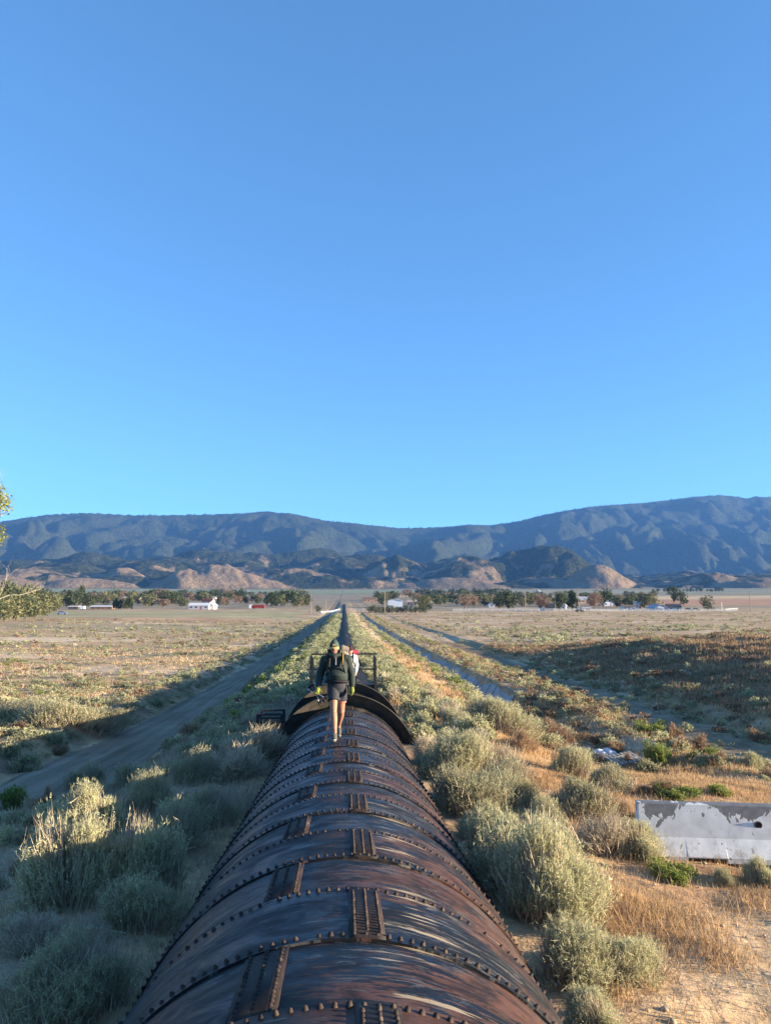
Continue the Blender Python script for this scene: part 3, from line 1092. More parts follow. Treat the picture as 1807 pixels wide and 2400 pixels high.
M['darkcap'] = plain('maroon_black_cap_cloth', (0.055, 0.020, 0.028), 0.85, 0.2, 20)
M['eye'] = plain('eye_dark', (0.02, 0.015, 0.012), 0.3, 0.1)
M['lip'] = plain('lips', (0.42, 0.14, 0.12), 0.5, 0.1)
M['zip'] = plain('grey_zip', (0.35, 0.36, 0.38), 0.4, 0.1)
M['alu'] = plain('pole_shaft', (0.62, 0.60, 0.58), 0.35, 0.1, 20, 0.5, 0.6)


def add_hand(m, wrist, d, out, side, curl=0.25, s=1.0):
    """palm, four unequal bent fingers and a thumb leaving the side of the palm"""
    wrist, d, out = Vector(wrist), Vector(d).normalized(), Vector(out).normalized()
    fwd = d.cross(out).normalized() * side          # the way the fingers curl
    m.tube([wrist, wrist + d * 0.05 * s, wrist + d * 0.095 * s], [0.030 * s, 0.038 * s, 0.034 * s], 10)
    for k, (off, L) in enumerate([(-0.030, 0.070), (-0.010, 0.080), (0.010, 0.076), (0.029, 0.060)]):
        b = wrist + d * 0.085 * s + out * off * s
        p1 = b + (d + fwd * curl * 0.4).normalized() * L * 0.5 * s
        p2 = p1 + (d + fwd * curl * 1.6).normalized() * L * 0.5 * s
        m.tube([b, p1, p2], [0.0105 * s, 0.0095 * s, 0.0080 * s], 8)
    tb = wrist + d * 0.035 * s - out * 0.034 * s
    t1 = tb + (d * 0.8 - out * 0.6 + fwd * 0.3).normalized() * 0.038 * s
    t2 = t1 + (d * 1.0 - out * 0.1 + fwd * 0.4).normalized() * 0.032 * s
    m.tube([tb, t1, t2], [0.014 * s, 0.012 * s, 0.0095 * s], 8)


def hiker(loc, label, P):
    e = empty('person', loc, P.get('rz', 0), label, 'person')
    hx, hy, hz = P['head']
    nk = P['neck']
    hips, knees, ankles, toes = P['hips'], P['knees'], P['ankles'], P['toes']
    sh, el, wr = P['shoulders'], P['elbows'], P['wrists']
    # --- body: one continuous surface
    m = MB()
    m.ball((hx, hy, hz), (0.074, 0.090, 0.108), 16, 12)
    m.ball((hx, hy - 0.035, hz - 0.055), (0.055, 0.060, 0.060), 14, 10)      # jaw
    m.tube([(hx, hy - 0.085, hz + 0.02), (hx, hy - 0.106, hz - 0.022)], [0.010, 0.017], 8)   # nose
    for s_ in (-1, 1):
        m.ball((hx + s_ * 0.076, hy + 0.01, hz - 0.01), (0.012, 0.022, 0.032), 8, 6)         # ears
        m.ball((hx + s_ * 0.036, hy - 0.070, hz - 0.028), (0.022, 0.022, 0.024), 8, 6)       # cheeks
    m.tube([(hx, hy + 0.01, hz - 0.08), nk], [0.052, 0.058], 12)
    pel = (Vector(hips[0]) + Vector(hips[1])) / 2
    ch = (Vector(sh[0]) + Vector(sh[1])) / 2
    m.loft([(pel + Vector((0, 0, -0.06)), 0.12, 0.09), (pel + Vector((0, 0, 0.06)), 0.155, 0.11), (pel.lerp(ch, 0.45), 0.135, 0.095), (pel.lerp(ch, 0.8), 0.165, 0.11), (ch + Vector((0, 0, 0.02)), 0.13, 0.08), (Vector(nk), 0.06, 0.06)], 18)
    for i in range(2):
        m.tube([hips[i], Vector(hips[i]).lerp(Vector(knees[i]), 0.45), knees[i], Vector(knees[i]).lerp(Vector(ankles[i]), 0.32) + Vector((0, 0.016, 0)), Vector(knees[i]).lerp(Vector(ankles[i]), 0.75), ankles[i]],
               [0.088, 0.077, 0.056, 0.060, 0.041, 0.036], 14)
        m.ball(Vector(knees[i]) + Vector((0, -0.022, 0.0)), (0.045, 0.04, 0.055), 10, 8)
        m.tube([ankles[i], Vector(ankles[i]).lerp(Vector(toes[i]), 0.6)], [0.036, 0.032], 10)
        m.tube([sh[i], el[i], wr[i]], [0.055, 0.043, 0.030], 12)
        d = Vector(wr[i]) - Vector(el[i])
        if not P.get('gloves'):
            add_hand(m, wr[i], d + Vector((0, -0.05, 0)), (0, -1, 0.1), 1 if i else -1)
    m.remesh('body', P['skin'], e, 0.0095, 3)
    # face
    for s_ in (-1, 1):
        MB().ball((hx + s_ * 0.031, hy - 0.088, hz + 0.012), (0.008, 0.005, 0.005), 8, 6).build('eye', M['eye'], e, True)
    MB().ball((hx, hy - 0.095, hz - 0.060), (0.024, 0.008, 0.008), 10, 6).build('mouth', M['lip'], e, True)
    # --- jacket or shirt
    m = MB()
    bel = P['belly']
    hem = pel + Vector((0, 0, P['hem']))
    m.loft([(hem + Vector((0, 0, 0.0)), 0.172, 0.125), (hem + Vector((0, -0.02, 0.05)), 0.19, 0.145 + bel * 0.5), (hem + Vector((0, -bel, 0.14)), 0.185, 0.145 + bel), (pel.lerp(ch, 0.62) + Vector((0, -bel * 0.4, 0)), 0.185, 0.14), (pel.lerp(ch, 0.85), 0.20, 0.13), (ch + Vector((0, 0, 0.035)), 0.165, 0.105), (Vector(nk) + Vector((0, 0, -0.005)), 0.085, 0.08)], 22)
    for i in range(2):
        a, b, c = Vector(sh[i]), Vector(el[i]), Vector(wr[i])
        j = P['sleeve']
        m.tube([a.lerp(ch, 0.25) + Vector((0, 0, 0.005)), a + (a - ch).normalized() * 0.005, a.lerp(b, 0.5), b, b.lerp(c, 0.5), c.lerp(b, 0.05)], [0.070 * j, 0.073 * j, 0.066 * j, 0.062 * j, 0.056 * j, 0.043 * j], 14)
        for t_ in (0.35, 0.62, 0.85):      # folds
            w_ = b.lerp(c, t_)
            m.ball(w_ + Vector((0.006, -0.006, 0)), 0.058 * j * (1.02 - 0.22 * t_), 10, 6)
    m.remesh(P['top'], P['topmat'], e, 0.011, 3)
    # --- shorts
    m = MB()
    m.loft([(pel + Vector((0, 0, -0.07)), 0.155, 0.12), (pel + Vector((0, 0, 0.02)), 0.175, 0.13), (pel + Vector((0, 0, 0.14)), 0.16, 0.12)], 20)
    for i in range(2):
        a, b = Vector(hips[i]), Vector(knees[i])
        k_ = P['leglen']
        m.tube([a + Vector((0, 0, 0.03)), a.lerp(b, k_ * 0.5), a.lerp(b, k_ * 0.9), a.lerp(b, k_)], [0.100, 0.106, 0.110, 0.104], 16)
        for t_ in (0.3, 0.65):
            m.ball(a.lerp(b, k_ * t_) + Vector((0.02 * (i * 2 - 1), -0.03, 0)), (0.085, 0.085, 0.03), 10, 6)
    m.remesh('shorts', P['legmat'], e, 0.010, 2)
    if P.get('liner'):
        a, b = Vector(hips[1]), Vector(knees[1])
        MB().tube([a.lerp(b, P['leglen'] - 0.05), a.lerp(b, P['leglen'] + 0.075)], [0.094, 0.089], 18).build('shorts_liner', M['liner'], e, True)
    if P.get('leggings'):
        for i in range(2):
            a, b = Vector(knees[i]), Vector(ankles[i])
            MB().tube([a + Vector((0, 0, 0.06)), a, a.lerp(b, 0.32) + Vector((0, 0.016, 0)), a.lerp(b, 0.75), b], [0.072, 0.066, 0.068, 0.050, 0.046], 14).build('legging', P['legmat'], e, True)
    # --- shoes
    for i in range(2):
        a, t = Vector(ankles[i]), Vector(toes[i])
        d = (t - a)
        up = Vector((0, 0, 1))
        heel = a - Vector((d.x, d.y, 0)).normalized() * 0.035
        flat = Vector((d.x, d.y, d.z * 0.15)).normalized()
        m = MB()
        m.tube([heel + up * -0.045, a + up * -0.035, a.lerp(t, 0.55) + up * 0.004, t + up * 0.012], [0.040, 0.047, 0.045, 0.034], 12)
        m.tube([a + up * -0.04, a + up * 0.035], [0.046, 0.043], 12)
        s_ = m.remesh('shoe', M['shoe'], e, 0.009, 2)
        ms = MB()
        ms.tube([heel + up * -0.070, a.lerp(t, 0.45) + up * -0.042, t + up * -0.012], [0.034, 0.040, 0.030], 12)
        ms.build('sole', M['sole'], s_, True)
        ml = MB()
        for k in range(3):
            ml.box(a.lerp(t, 0.35 + 0.15 * k) + up * (0.043 - 0.006 * k), (0.05, 0.007, 0.006))
        ml.build('laces', M['alu'], s_)
    # --- gloves
    if P.get('gloves'):
        for i in range(2):
            d = Vector(wr[i]) - Vector(el[i])
            g = MB()
            g.tube([Vector(wr[i]) - d.normalized() * 0.05, Vector(wr[i])], [0.042, 0.036], 12)
            add_hand(g, wr[i], d + Vector((0, -0.06, 0)), (0.25 * (1 if i else -1), -1, 0.1) if i else (-0.9, -0.4, 0), 1 if i else -1, 0.3 if i else 1.0, 1.12)
            g.remesh('glove', M['glove'], e, 0.0055, 1)
    # --- head wear
    c = MB()
    c.loft([((hx, hy + 0.012, hz + 0.018), 0.085, 0.101), ((hx, hy + 0.012, hz + 0.062), 0.083, 0.099), ((hx, hy + 0.013, hz + 0.100), 0.068, 0.082), ((hx, hy + 0.013, hz + 0.126 + P['captall']), 0.040, 0.048), ((hx, hy + 0.013, hz + 0.135 + P['captall']), 0.012, 0.014)], 20)
    cap = c.build('cap', P['capmat'], e, True)
    b = MB()
    nb_ = 12
    V, F = [], []
    for k in range(nb_ + 1):
        an = math.pi * (0.10 + 0.80 * k / nb_)
        for (rr, zz) in ((0.086, 0.030), (0.150, 0.012), (0.150, 0.006), (0.086, 0.024)):
            V.append((hx - math.cos(an) * min(rr, 0.098) * (0.90 if rr > 0.1 else 1), hy + 0.012 - math.sin(an) * rr * 1.1, hz + zz - 0.10 * max(0, rr - 0.086)))
    for k in range(nb_):
        for j in range(4):
            F.append((k * 4 + j, k * 4 + (j + 1) % 4, (k + 1) * 4 + (j + 1) % 4, (k + 1) * 4 + j))
    b.add(V, F)
    b.build('cap_brim', P['brimmat'], cap)
    if P.get('badge'):
        MB().box((hx, hy - 0.083, hz + 0.062), (0.05, 0.006, 0.03)).build('cap_badge', M['brim'], cap)
    if P.get('hood'):
        h = MB()
        h.loft([((hx * 0.4 + nk[0] * 0.6, nk[1] - 0.01, nk[2] - 0.03), 0.125, 0.115), ((hx, hy - 0.005, hz - 0.115), 0.118, 0.112), ((hx, hy + 0.03, hz - 0.06), 0.108, 0.095), ((hx, hy + 0.05, hz - 0.015), 0.098, 0.085)], 20)
        h.tube([(hx - 0.10, hy - 0.02, hz - 0.02), (hx - 0.095, hy - 0.055, hz - 0.10), (hx, hy - 0.10, hz - 0.145), (hx + 0.095, hy - 0.055, hz - 0.10), (hx + 0.10, hy - 0.02, hz - 0.02)], 0.026, 8)
        h.remesh('hood', P['topmat'], e, 0.010, 2)
        z_ = MB()
        z_.box((nk[0] + 0.005, nk[1] - 0.122, nk[2] - 0.10), (0.016, 0.012, 0.15), Matrix.Rotation(-0.35, 3, 'X'))
        z_.build('zip', M['zip'], e)
    else:
        hr = MB()
        hr.loft([((hx, hy + 0.045, hz - 0.12), 0.05, 0.04), ((hx, hy + 0.035, hz - 0.05), 0.082, 0.075), ((hx, hy + 0.022, hz + 0.02), 0.086, 0.092)], 16)
        hr.build('hair', M['hair'], e, True)
    # --- backpack
    k = MB()
    by = ch.y + 0.23
    k.loft([((pel.x, by - 0.02, pel.z + 0.06), 0.11, 0.08), ((pel.x, by, pel.z + 0.12), 0.155, 0.115), ((pel.x + P['packx'] * 0.4, by, ch.z - 0.12), 0.165, 0.125), ((pel.x + P['packx'] * 0.8, by, ch.z + 0.06), 0.155, 0.115), ((pel.x + P['packx'], by - 0.01, ch.z + 0.13), 0.12, 0.09)], 18)
    pk = k.remesh('backpack', P['packmat'], e, 0.014, 3)
    r = MB()
    hl = P.get('roll', 0.18)
    r.tube([(pel.x + P['packx'] - hl, by, ch.z + P['rollz']), (pel.x + P['packx'] + 0.02, by - 0.02, ch.z + P['rollz'] + 0.015), (pel.x + P['packx'] + hl, by, ch.z + P['rollz'] - 0.015)], [0.062, 0.078, 0.066], 14)
    r.remesh('pack_roll', P['rollmat'], pk, 0.012, 3)
    for i, s_ in enumerate((-1, 1)):
        t = MB()
        pts = [(pel.x + s_ * 0.11, by - 0.10, ch.z + 0.08), (ch.x + s_ * 0.112, ch.y - 0.02, ch.z + 0.085), (ch.x + s_ * 0.115, ch.y - 0.125, ch.z + 0.0), (ch.x + s_ * 0.125, ch.y - 0.150 - bel * 0.4, ch.z - 0.12), (ch.x + s_ * 0.165, ch.y - 0.10 - bel * 0.5, ch.z - 0.26), (pel.x + s_ * 0.19, ch.y + 0.03, pel.z + 0.2)]
        t.tube(pts, [0.022, 0.026, 0.026, 0.022, 0.014, 0.012], 8)
        t.build('shoulder_strap', M['strapcloth'], e, True)
        if P.get('yellow') and s_ > 0:
            y_ = MB()
            y_.tube([Vector(pts[1]) + Vector((s_ * 0.006, -0.012, 0.026)), Vector(pts[2]) + Vector((s_ * 0.004, -0.022, 0.012)), Vector(pts[3]) + Vector((s_ * -0.012, -0.022, 0.03))], [0.010, 0.011, 0.005], 6)
            y_.build('strap_trim', M['yellow'], e, True)
    s2 = MB()
    s2.tube([(ch.x - 0.125, ch.y - 0.165 - bel * 0.4, ch.z - 0.13), (ch.x, ch.y - 0.175 - bel * 0.45, ch.z - 0.14), (ch.x + 0.125, ch.y - 0.165 - bel * 0.4, ch.z - 0.13)], 0.012, 6)
    s2.build('chest_strap', M['strapcloth'], e, True)
    s3 = MB()
    wz = pel.z + P['hem'] + 0.015
    ring = [(pel.x + 0.200 * math.cos(a), pel.y - 0.01 + (0.16 + bel * 0.3) * math.sin(a), wz - 0.012 * math.cos(2 * a)) for a in np.linspace(math.pi * 0.9, math.pi * 2.1, 13)]
    s3.tube(ring, 0.021, 8)
    s3.build('hip_belt', M['strapcloth'], e, True)
    return e


H1Y, H1X = 13.35, -0.12
h1z = ZC - float(crest(H1Y)) - 0.004
hiker((H1X, H1Y, h1z), 'hiker in dark green jacket and black shorts with yellow gloves, walking in front', dict(
    head=(-0.052, -0.155, 1.585), neck=(-0.025, -0.06, 1.47), hips=[(-0.066, -0.02, 0.89), (0.066, 0.0, 0.89)],
    knees=[(-0.055, -0.22, 0.505), (0.080, 0.02, 0.475)], ankles=[(-0.030, -0.30, 0.125), (0.030, 0.34, 0.165)],
    toes=[(-0.050, -0.46, 0.085), (0.045, 0.20, 0.028)],
    shoulders=[(-0.215, -0.03, 1.385), (0.175, -0.01, 1.395)], elbows=[(-0.300, 0.05, 1.11), (0.255, 0.06, 1.115)],
    wrists=[(-0.335, -0.08, 0.895), (0.262, -0.05, 0.900)], belly=0.055, hem=0.10, sleeve=1.12, top='jacket', topmat=M['jacket'],
    legmat=M['shorts'], leglen=0.56, liner=True, gloves=True, capmat=M['cap'], brimmat=M['brim'], badge=True, captall=0.012, hood=True,
    packx=0.07, packmat=M['packgrey'], rollmat=M['packgrey'], rollz=0.14, roll=0.125, skin=M['skin'], yellow=True))
# folded trekking poles in the right hand of the front hiker
tp = empty('trekking_poles', (H1X - 0.36, H1Y - 0.14, h1z + 0.80), label='folded black and silver trekking poles held by the front hiker', cat='trekking poles')
for k, (dx, dy, dz, mt) in enumerate([(0.16, -0.30, -0.10, 'strapcloth'), (0.19, -0.26, -0.05, 'alu'), (0.10, -0.33, -0.13, 'strapcloth'), (0.05, -0.28, -0.16, 'alu')]):
    d = Vector((dx, dy, dz))
    o3 = Vector((0.012 * (k % 2), 0, 0.014 * (k // 2)))
    MB().tube([o3 - d * 0.8, o3 + d * 0.75], [0.009, 0.007], 8).build('shaft', M[mt], tp, True)
    MB().tube([o3 + d * 0.75, o3 + d * 1.0], [0.017, 0.014], 8).build('grip', M['strapcloth'], tp, True)
    MB().tube([o3 - d * 0.82, o3 - d * 0.80], [0.026, 0.026], 10).build('basket', M['alu' if k % 2 else 'strapcloth'], tp, True)

H2Y, H2X = 20.9, 0.075
h2z = ZC - float(crest(H2Y)) - 0.004
hiker((H2X, H2Y, h2z), 'hiker in pale grey shirt and dark cap with maroon pack, partly hidden behind the first', dict(
    head=(0.085, -0.16, 1.405), neck=(0.07, -0.06, 1.31), hips=[(-0.050, 0.0, 0.80), (0.075, 0.0, 0.80)],
    knees=[(-0.045, -0.12, 0.44), (0.055, -0.02, 0.43)], ankles=[(-0.030, -0.12, 0.10), (0.02, 0.20, 0.12)],
    toes=[(-0.035, -0.28, 0.06), (0.025, 0.05, 0.05)],
    shoulders=[(-0.11, -0.02, 1.225), (0.225, -0.02, 1.225)], elbows=[(-0.17, 0.04, 0.98), (0.275, 0.03, 0.99)],
    wrists=[(-0.16, -0.06, 0.80), (0.245, -0.06, 0.80)], belly=0.02, hem=0.09, sleeve=0.95, top='shirt', topmat=M['whiteshirt'],
    legmat=M['shorts'], leglen=0.97, leggings=True, capmat=M['darkcap'], brimmat=M['darkcap'], captall=0.0,
    packx=0.13, packmat=M['redpack'], rollmat=M['redpack'], rollz=0.10, skin=M['skin2']))

# ------------------------------------------------------------------ concrete barrier with peeling paint
q = NT('peeling_white_paint', 0.7, 0.3)
o_ = q.obj()
n1_ = q.noise(q.mapping(o_, (1.6, 1.6, 1.1)), 1.6, 8, 0.62, 0.6)
spz = q.n('SeparateXYZ')
q.set(spz.inputs[0], o_)
hgt = q.math('MULTIPLY', q.math('SUBTRACT', spz.outputs[2], 0.55), 0.62)
pe = q.math('MAXIMUM', q.ramp(q.math('ADD', n1_, hgt), [(0.585, 0.0), (0.592, 1.0)]), q.ramp(q.noise(q.mapping(o_, (3.5, 3.5, 2.2)), 2.2, 6, 0.6, 0.8), [(0.63, 0.0), (0.637, 1.0)]))
wht = q.ramp(q.noise(o_, 5, 5), [(0.3, (0.52, 0.52, 0.51)), (0.7, (0.70, 0.70, 0.68))])
con = q.ramp(q.noise(o_, 9, 6), [(0.3, (0.13, 0.13, 0.132)), (0.7, (0.215, 0.213, 0.21))])
dirt_ = q.ramp(q.math('ADD', q.noise(q.mapping(o_, (3, 3, 0.7)), 2.0, 6, 0.7), q.math('MULTIPLY', spz.outputs[2], -0.25)), [(0.46, 0.0), (0.62, 0.65)])
wht = q.mix(dirt_, wht, (0.22, 0.19, 0.15))
q.color(q.mix(pe, wht, con))
q.bump(q.math('SUBTRACT', 1.0, pe), 0.5, 0.006)
M['peel'] = q.m
bl_ = hit(1495, 1998)
B0 = Vector(bl_)
ang = RAD(-9)
L_ = 4.2
bar = empty('concrete_barrier', (B0.x, B0.y, B0.z - 0.02), ang, 'concrete road barrier with peeling white paint lying in the dry grass', 'barrier')
bar.scale = (0.80, 0.80, 0.78)
prof = [(-0.30, 0.0), (-0.30, 0.08), (-0.155, 0.34), (-0.085, 0.84), (-0.07, 0.855), (0.07, 0.855), (0.085, 0.84), (0.155, 0.34), (0.30, 0.08), (0.30, 0.0)]
V, F = [], []
xs = [0, 0.012, 0.70, 0.705, 1.30, 1.305, L_ - 0.012, L_]
slot = {2: 0, 3: 1, 4: 1, 5: 0}
for i, x in enumerate(xs):
    sh_ = 0.988 if i in (0, len(xs) - 1) else 1.0
    for (y, z) in prof:
        zz = z
        if i in (3, 4) and z < 0.09:
            zz = 0.088 if z > 0.01 else 0.07     # drain slot
        V.append((x, y * sh_, zz if z < 0.5 else zz * (1 - (1 - sh_) * 0.4)))
n1 = len(prof)
for i in range(len(xs) - 1):
    for k in range(n1):
        F.append((i * n1 + k, i * n1 + (k + 1) % n1, (i + 1) * n1 + (k + 1) % n1, (i + 1) * n1 + k))
F.append(tuple(range(n1))[::-1])
F.append(tuple((len(xs) - 1) * n1 + k for k in range(n1)))
MB().add(V, F).build('barrier_body', M['peel'], bar)
# lifting hole: a black disc paints in its shaded inside, with a raised lip
hx_, hz_ = 1.84, 0.56
hy_ = -0.155 + (0.07) * (hz_ - 0.34) / 0.5
MB().tube([(hx_, hy_ - 0.006, hz_), (hx_, hy_ + 0.01, hz_)], 0.050, 20).build('hole_shade', M['strapcloth'], bar)
rg = MB()
rg.tube([(hx_ + 0.055 * math.cos(a), hy_ - 0.004 - 0.008 * math.sin(a), hz_ + 0.055 * math.sin(a)) for a in np.linspace(0, 2 * math.pi, 25)], 0.010, 6, False)
rg.build('hole_lip', M['collar'], bar, True)

# broken pallet in the wash
px_, py_, pz_ = hit(1462, 1795)
pal = empty('wooden_pallet', (px_, py_, pz_ + 0.20), RAD(8), 'weathered broken wooden pallet lying in the brushy wash', 'pallet')
pal.scale = (0.8, 0.8, 0.8)
pal.rotation_euler = (RAD(6), RAD(-7), RAD(12))
M['plank'] = plain('grey_weathered_wood', (0.42, 0.37, 0.31), 0.9, 0.25, 6, bump=0.3)
for k in range(7):
    MB().box((-0.55 + 0.185 * k, 0.0, 0.07), (0.11, 1.05, 0.02)).build('slat', M['plank'], pal)
for k in range(3):
    MB().box((0, -0.47 + 0.47 * k, 0.0), (1.25, 0.09, 0.10)).build('runner', M['plank'], pal)
tx_, ty_, tz_ = hit(1418, 1782)
tarp = MB()
for k in range(6):
    a = k * 1.05
    tarp.ball((0.22 * math.cos(a), 0.16 * math.sin(a), 0.10 + 0.05 * (k % 2)), (0.20, 0.16, 0.12), 10, 6)
M['tarp'] = plain('dirty_white_sheet', (0.60, 0.60, 0.60), 0.7, 0.2, 5)
t_ = tarp.remesh('plastic_sheet', M['tarp'], None, 0.03, 1, (tx_, ty_, tz_ + 0.12))
tag(t_, 'crumpled white plastic sheet next to the broken pallet', 'plastic sheet')

# ------------------------------------------------------------------ plants: generators (unit plants about 1 wide)
def unit(v):
    return v / (np.linalg.norm(v, axis=-1, keepdims=True) + 1e-9)


def blades(base, d, L, wdt, rs):
    """thin triangles from base along d"""
    side = unit(np.cross(d, unit(rs.randn(*d.shape))))
    return np.stack([base - side * wdt[:, None], base + side * wdt[:, None], base + d * L[:, None]], 1)


def lobes(rs, m, spread=0.36, rlo=0.11, rhi=0.25, h=0.8):
    a = rs.rand(m) * 6.28
    r = spread * np.sqrt(rs.rand(m))
    rad_ = rlo + (rhi - rlo) * rs.rand(m)
    top = (h - 0.2) * (1 - 0.75 * (r / spread)**2) * (0.55 + 0.45 * rs.rand(m))
    c = np.stack([r * np.cos(a), r * np.sin(a), np.maximum(rad_ * 0.6, top)], -1)
    c[:, 0] += c[:, 2] * rs.uniform(-0.3, 0.3)
    c[:, 1] += c[:, 2] * rs.uniform(-0.3, 0.3)
    return c, rad_


def pack_(parts):
    """parts: list of (tri array (n,3,3), tint (n,), leaf (n,))"""
    T = np.concatenate([p[0] for p in parts])
    ti = np.repeat(np.concatenate([p[1] for p in parts]), 3)
    lf = np.repeat(np.concatenate([p[2] for p in parts]), 3)
    return T.reshape(-1, 3), np.arange(len(T) * 3).reshape(-1, 3), ti, lf


def gen_sage(seed, n=3600, k=7, leaf=0.040, lw=0.0036, m=15, h=0.85, up=0.8, flower=0.0):
    rs = np.random.RandomState(seed)
    c, rd = lobes(rs, m, h=h)
    li = rs.randint(0, m, n)
    d = unit(rs.randn(n, 3) + np.array([0, 0, 0.45]))
    dead = rs.rand(m) < 0.16
    tip = c[li] + d * (rd[li] * (0.55 + 0.75 * rs.rand(n)**1.3))[:, None]
    tip[:, 2] = np.maximum(tip[:, 2], 0.02 + 0.1 * rs.rand(n))
    root = np.stack([rs.randn(n) * 0.05, rs.randn(n) * 0.05, np.zeros(n)], -1)
    g = unit(tip - root) * 0.75 + np.array([0, 0, up]) + 0.22 * rs.randn(n, 3)
    g = unit(g)
    L = 0.12 + 0.22 * rs.rand(n)**2
    base = tip - g * L[:, None]
    st = blades(base - g * 0.1, g, L + 0.1, np.where(dead[li], 0.0052, 0.0035), rs)
    stint = 0.4 + 0.6 * rs.rand(n)
    tb = rs.rand(n) * 0.75
    t = rs.rand(n, k)**0.8
    pos = base[:, None] + g[:, None] * (L[:, None] * t)[..., None]
    ld = unit(g[:, None] * 0.9 + 0.55 * rs.randn(n, k, 3))
    lv = blades(pos.reshape(-1, 3), ld.reshape(-1, 3), (leaf * (0.6 + 0.7 * rs.rand(n * k))), np.full(n * k, lw), rs)
    lt = (tb[:, None] + 0.25 * t + 0.15 * rs.rand(n, k)).ravel()
    alive = np.repeat(~dead[li] | (rs.rand(n) < 0.15), k)
    lv, lt = lv[alive], lt[alive]
    # dead twigs poking out
    nd = max(12, n // 14)
    j = rs.randint(0, n, nd)
    gd = unit(g[j] + 0.5 * rs.randn(nd, 3))
    dd = blades(tip[j] - gd * 0.16, gd, 0.16 + 0.16 * rs.rand(nd), np.full(nd, 0.0032), rs)
    # wood: crooked limbs from the base
    nb = 46
    e = tip[rs.randint(0, n, nb)] * np.array([0.82, 0.82, 0.75])
    mid = e * 0.5 + rs.randn(nb, 3) * 0.05
    mid[:, 2] = np.abs(mid[:, 2])
    z0 = rs.randn(nb, 3) * np.array([0.03, 0.03, 0])
    w1 = blades(z0, mid - z0, np.ones(nb) * 1.05, np.full(nb, 0.014), rs)
    w2 = blades(mid, e - mid, np.ones(nb), np.full(nb, 0.009), rs)
    w3 = blades(z0, mid - z0, np.ones(nb) * 1.05, np.full(nb, 0.014), rs)
    one, zer = np.ones, np.zeros
    return pack_([(lv, lt, one(len(lv))), (st, stint, zer(n)), (dd, 0.7 + 0.3 * rs.rand(nd), zer(nd)), (w1, rs.rand(nb), zer(nb)), (w2, rs.rand(nb), zer(nb)), (w3, rs.rand(nb), zer(nb))])


def gen_twig(seed, n=1100, m=7, h=0.8, wd=0.0042, leafy=0.0):
    rs = np.random.RandomState(seed)
    c, rd = lobes(rs, m, h=h)
    li = rs.randint(0, m, n)
    d = unit(rs.randn(n, 3) + np.array([0, 0, 0.7]))
    tip = c[li] + d * (rd[li] * (0.6 + 0.5 * rs.rand(n)))[:, None]
    tip[:, 2] = np.maximum(tip[:, 2], 0.05 + 0.15 * rs.rand(n))
    root = np.stack([rs.randn(n) * 0.07, rs.randn(n) * 0.07, np.zeros(n)], -1)
    mid = root * 0.45 + tip * 0.55 + rs.randn(n, 3) * 0.04 - np.array([0, 0, 0.05])
    parts = []
    t0 = rs.rand(n)
    parts.append((blades(root, (mid - root), np.full(n, 1.12), np.full(n, wd * 1.3), rs), t0 * 0.6, np.ones(n)))
    parts.append((blades(mid, (tip - mid), np.ones(n), np.full(n, wd), rs), 0.3 + t0 * 0.6, np.ones(n)))
    for q_ in range(3):
        f = 0.25 + 0.7 * rs.rand(n)
        b = mid + (tip - mid) * f[:, None]
        g = unit(unit(tip - mid) + 0.55 * rs.randn(n, 3) + np.array([0, 0, 0.25]))
        parts.append((blades(b, g, 0.07 + 0.10 * rs.rand(n), np.full(n, wd * 0.8), rs), 0.45 + 0.55 * rs.rand(n), np.ones(n)))
    return pack_(parts)


def gen_clump(seed, n=220, sz=0.085, h=0.62, m=6, tilt=0.4):
    """a bush seen from afar: leaf clumps through its volume"""
    rs = np.random.RandomState(seed)
    c, rd = lobes(rs, m, h=h)
    li = rs.randint(0, m, n)
    d = unit(rs.randn(n, 3) + np.array([0, 0, tilt]))
    p = c[li] + d * (rd[li] * (0.55 + 0.5 * rs.rand(n)))[:, None]
    p[:, 2] = np.abs(p[:, 2])
    g = unit(d + 0.5 * rs.randn(n, 3) + np.array([0, 0, 0.5]))
    T = blades(p - g * sz * 0.5, g, sz * (0.9 + 1.2 * rs.rand(n)), sz * (0.30 + 0.25 * rs.rand(n)), rs)
    return pack_([(T, np.clip(0.15 + 0.7 * rs.rand(n) + 0.2 * (p[:, 2] / h), 0, 1), np.ones(n))])


def to_mesh(name, g, mat, twosided=True):
    V, F, ti, lf = g
    return np_mesh(name, V, F, mat, {'tint': ti, 'leaf': lf})


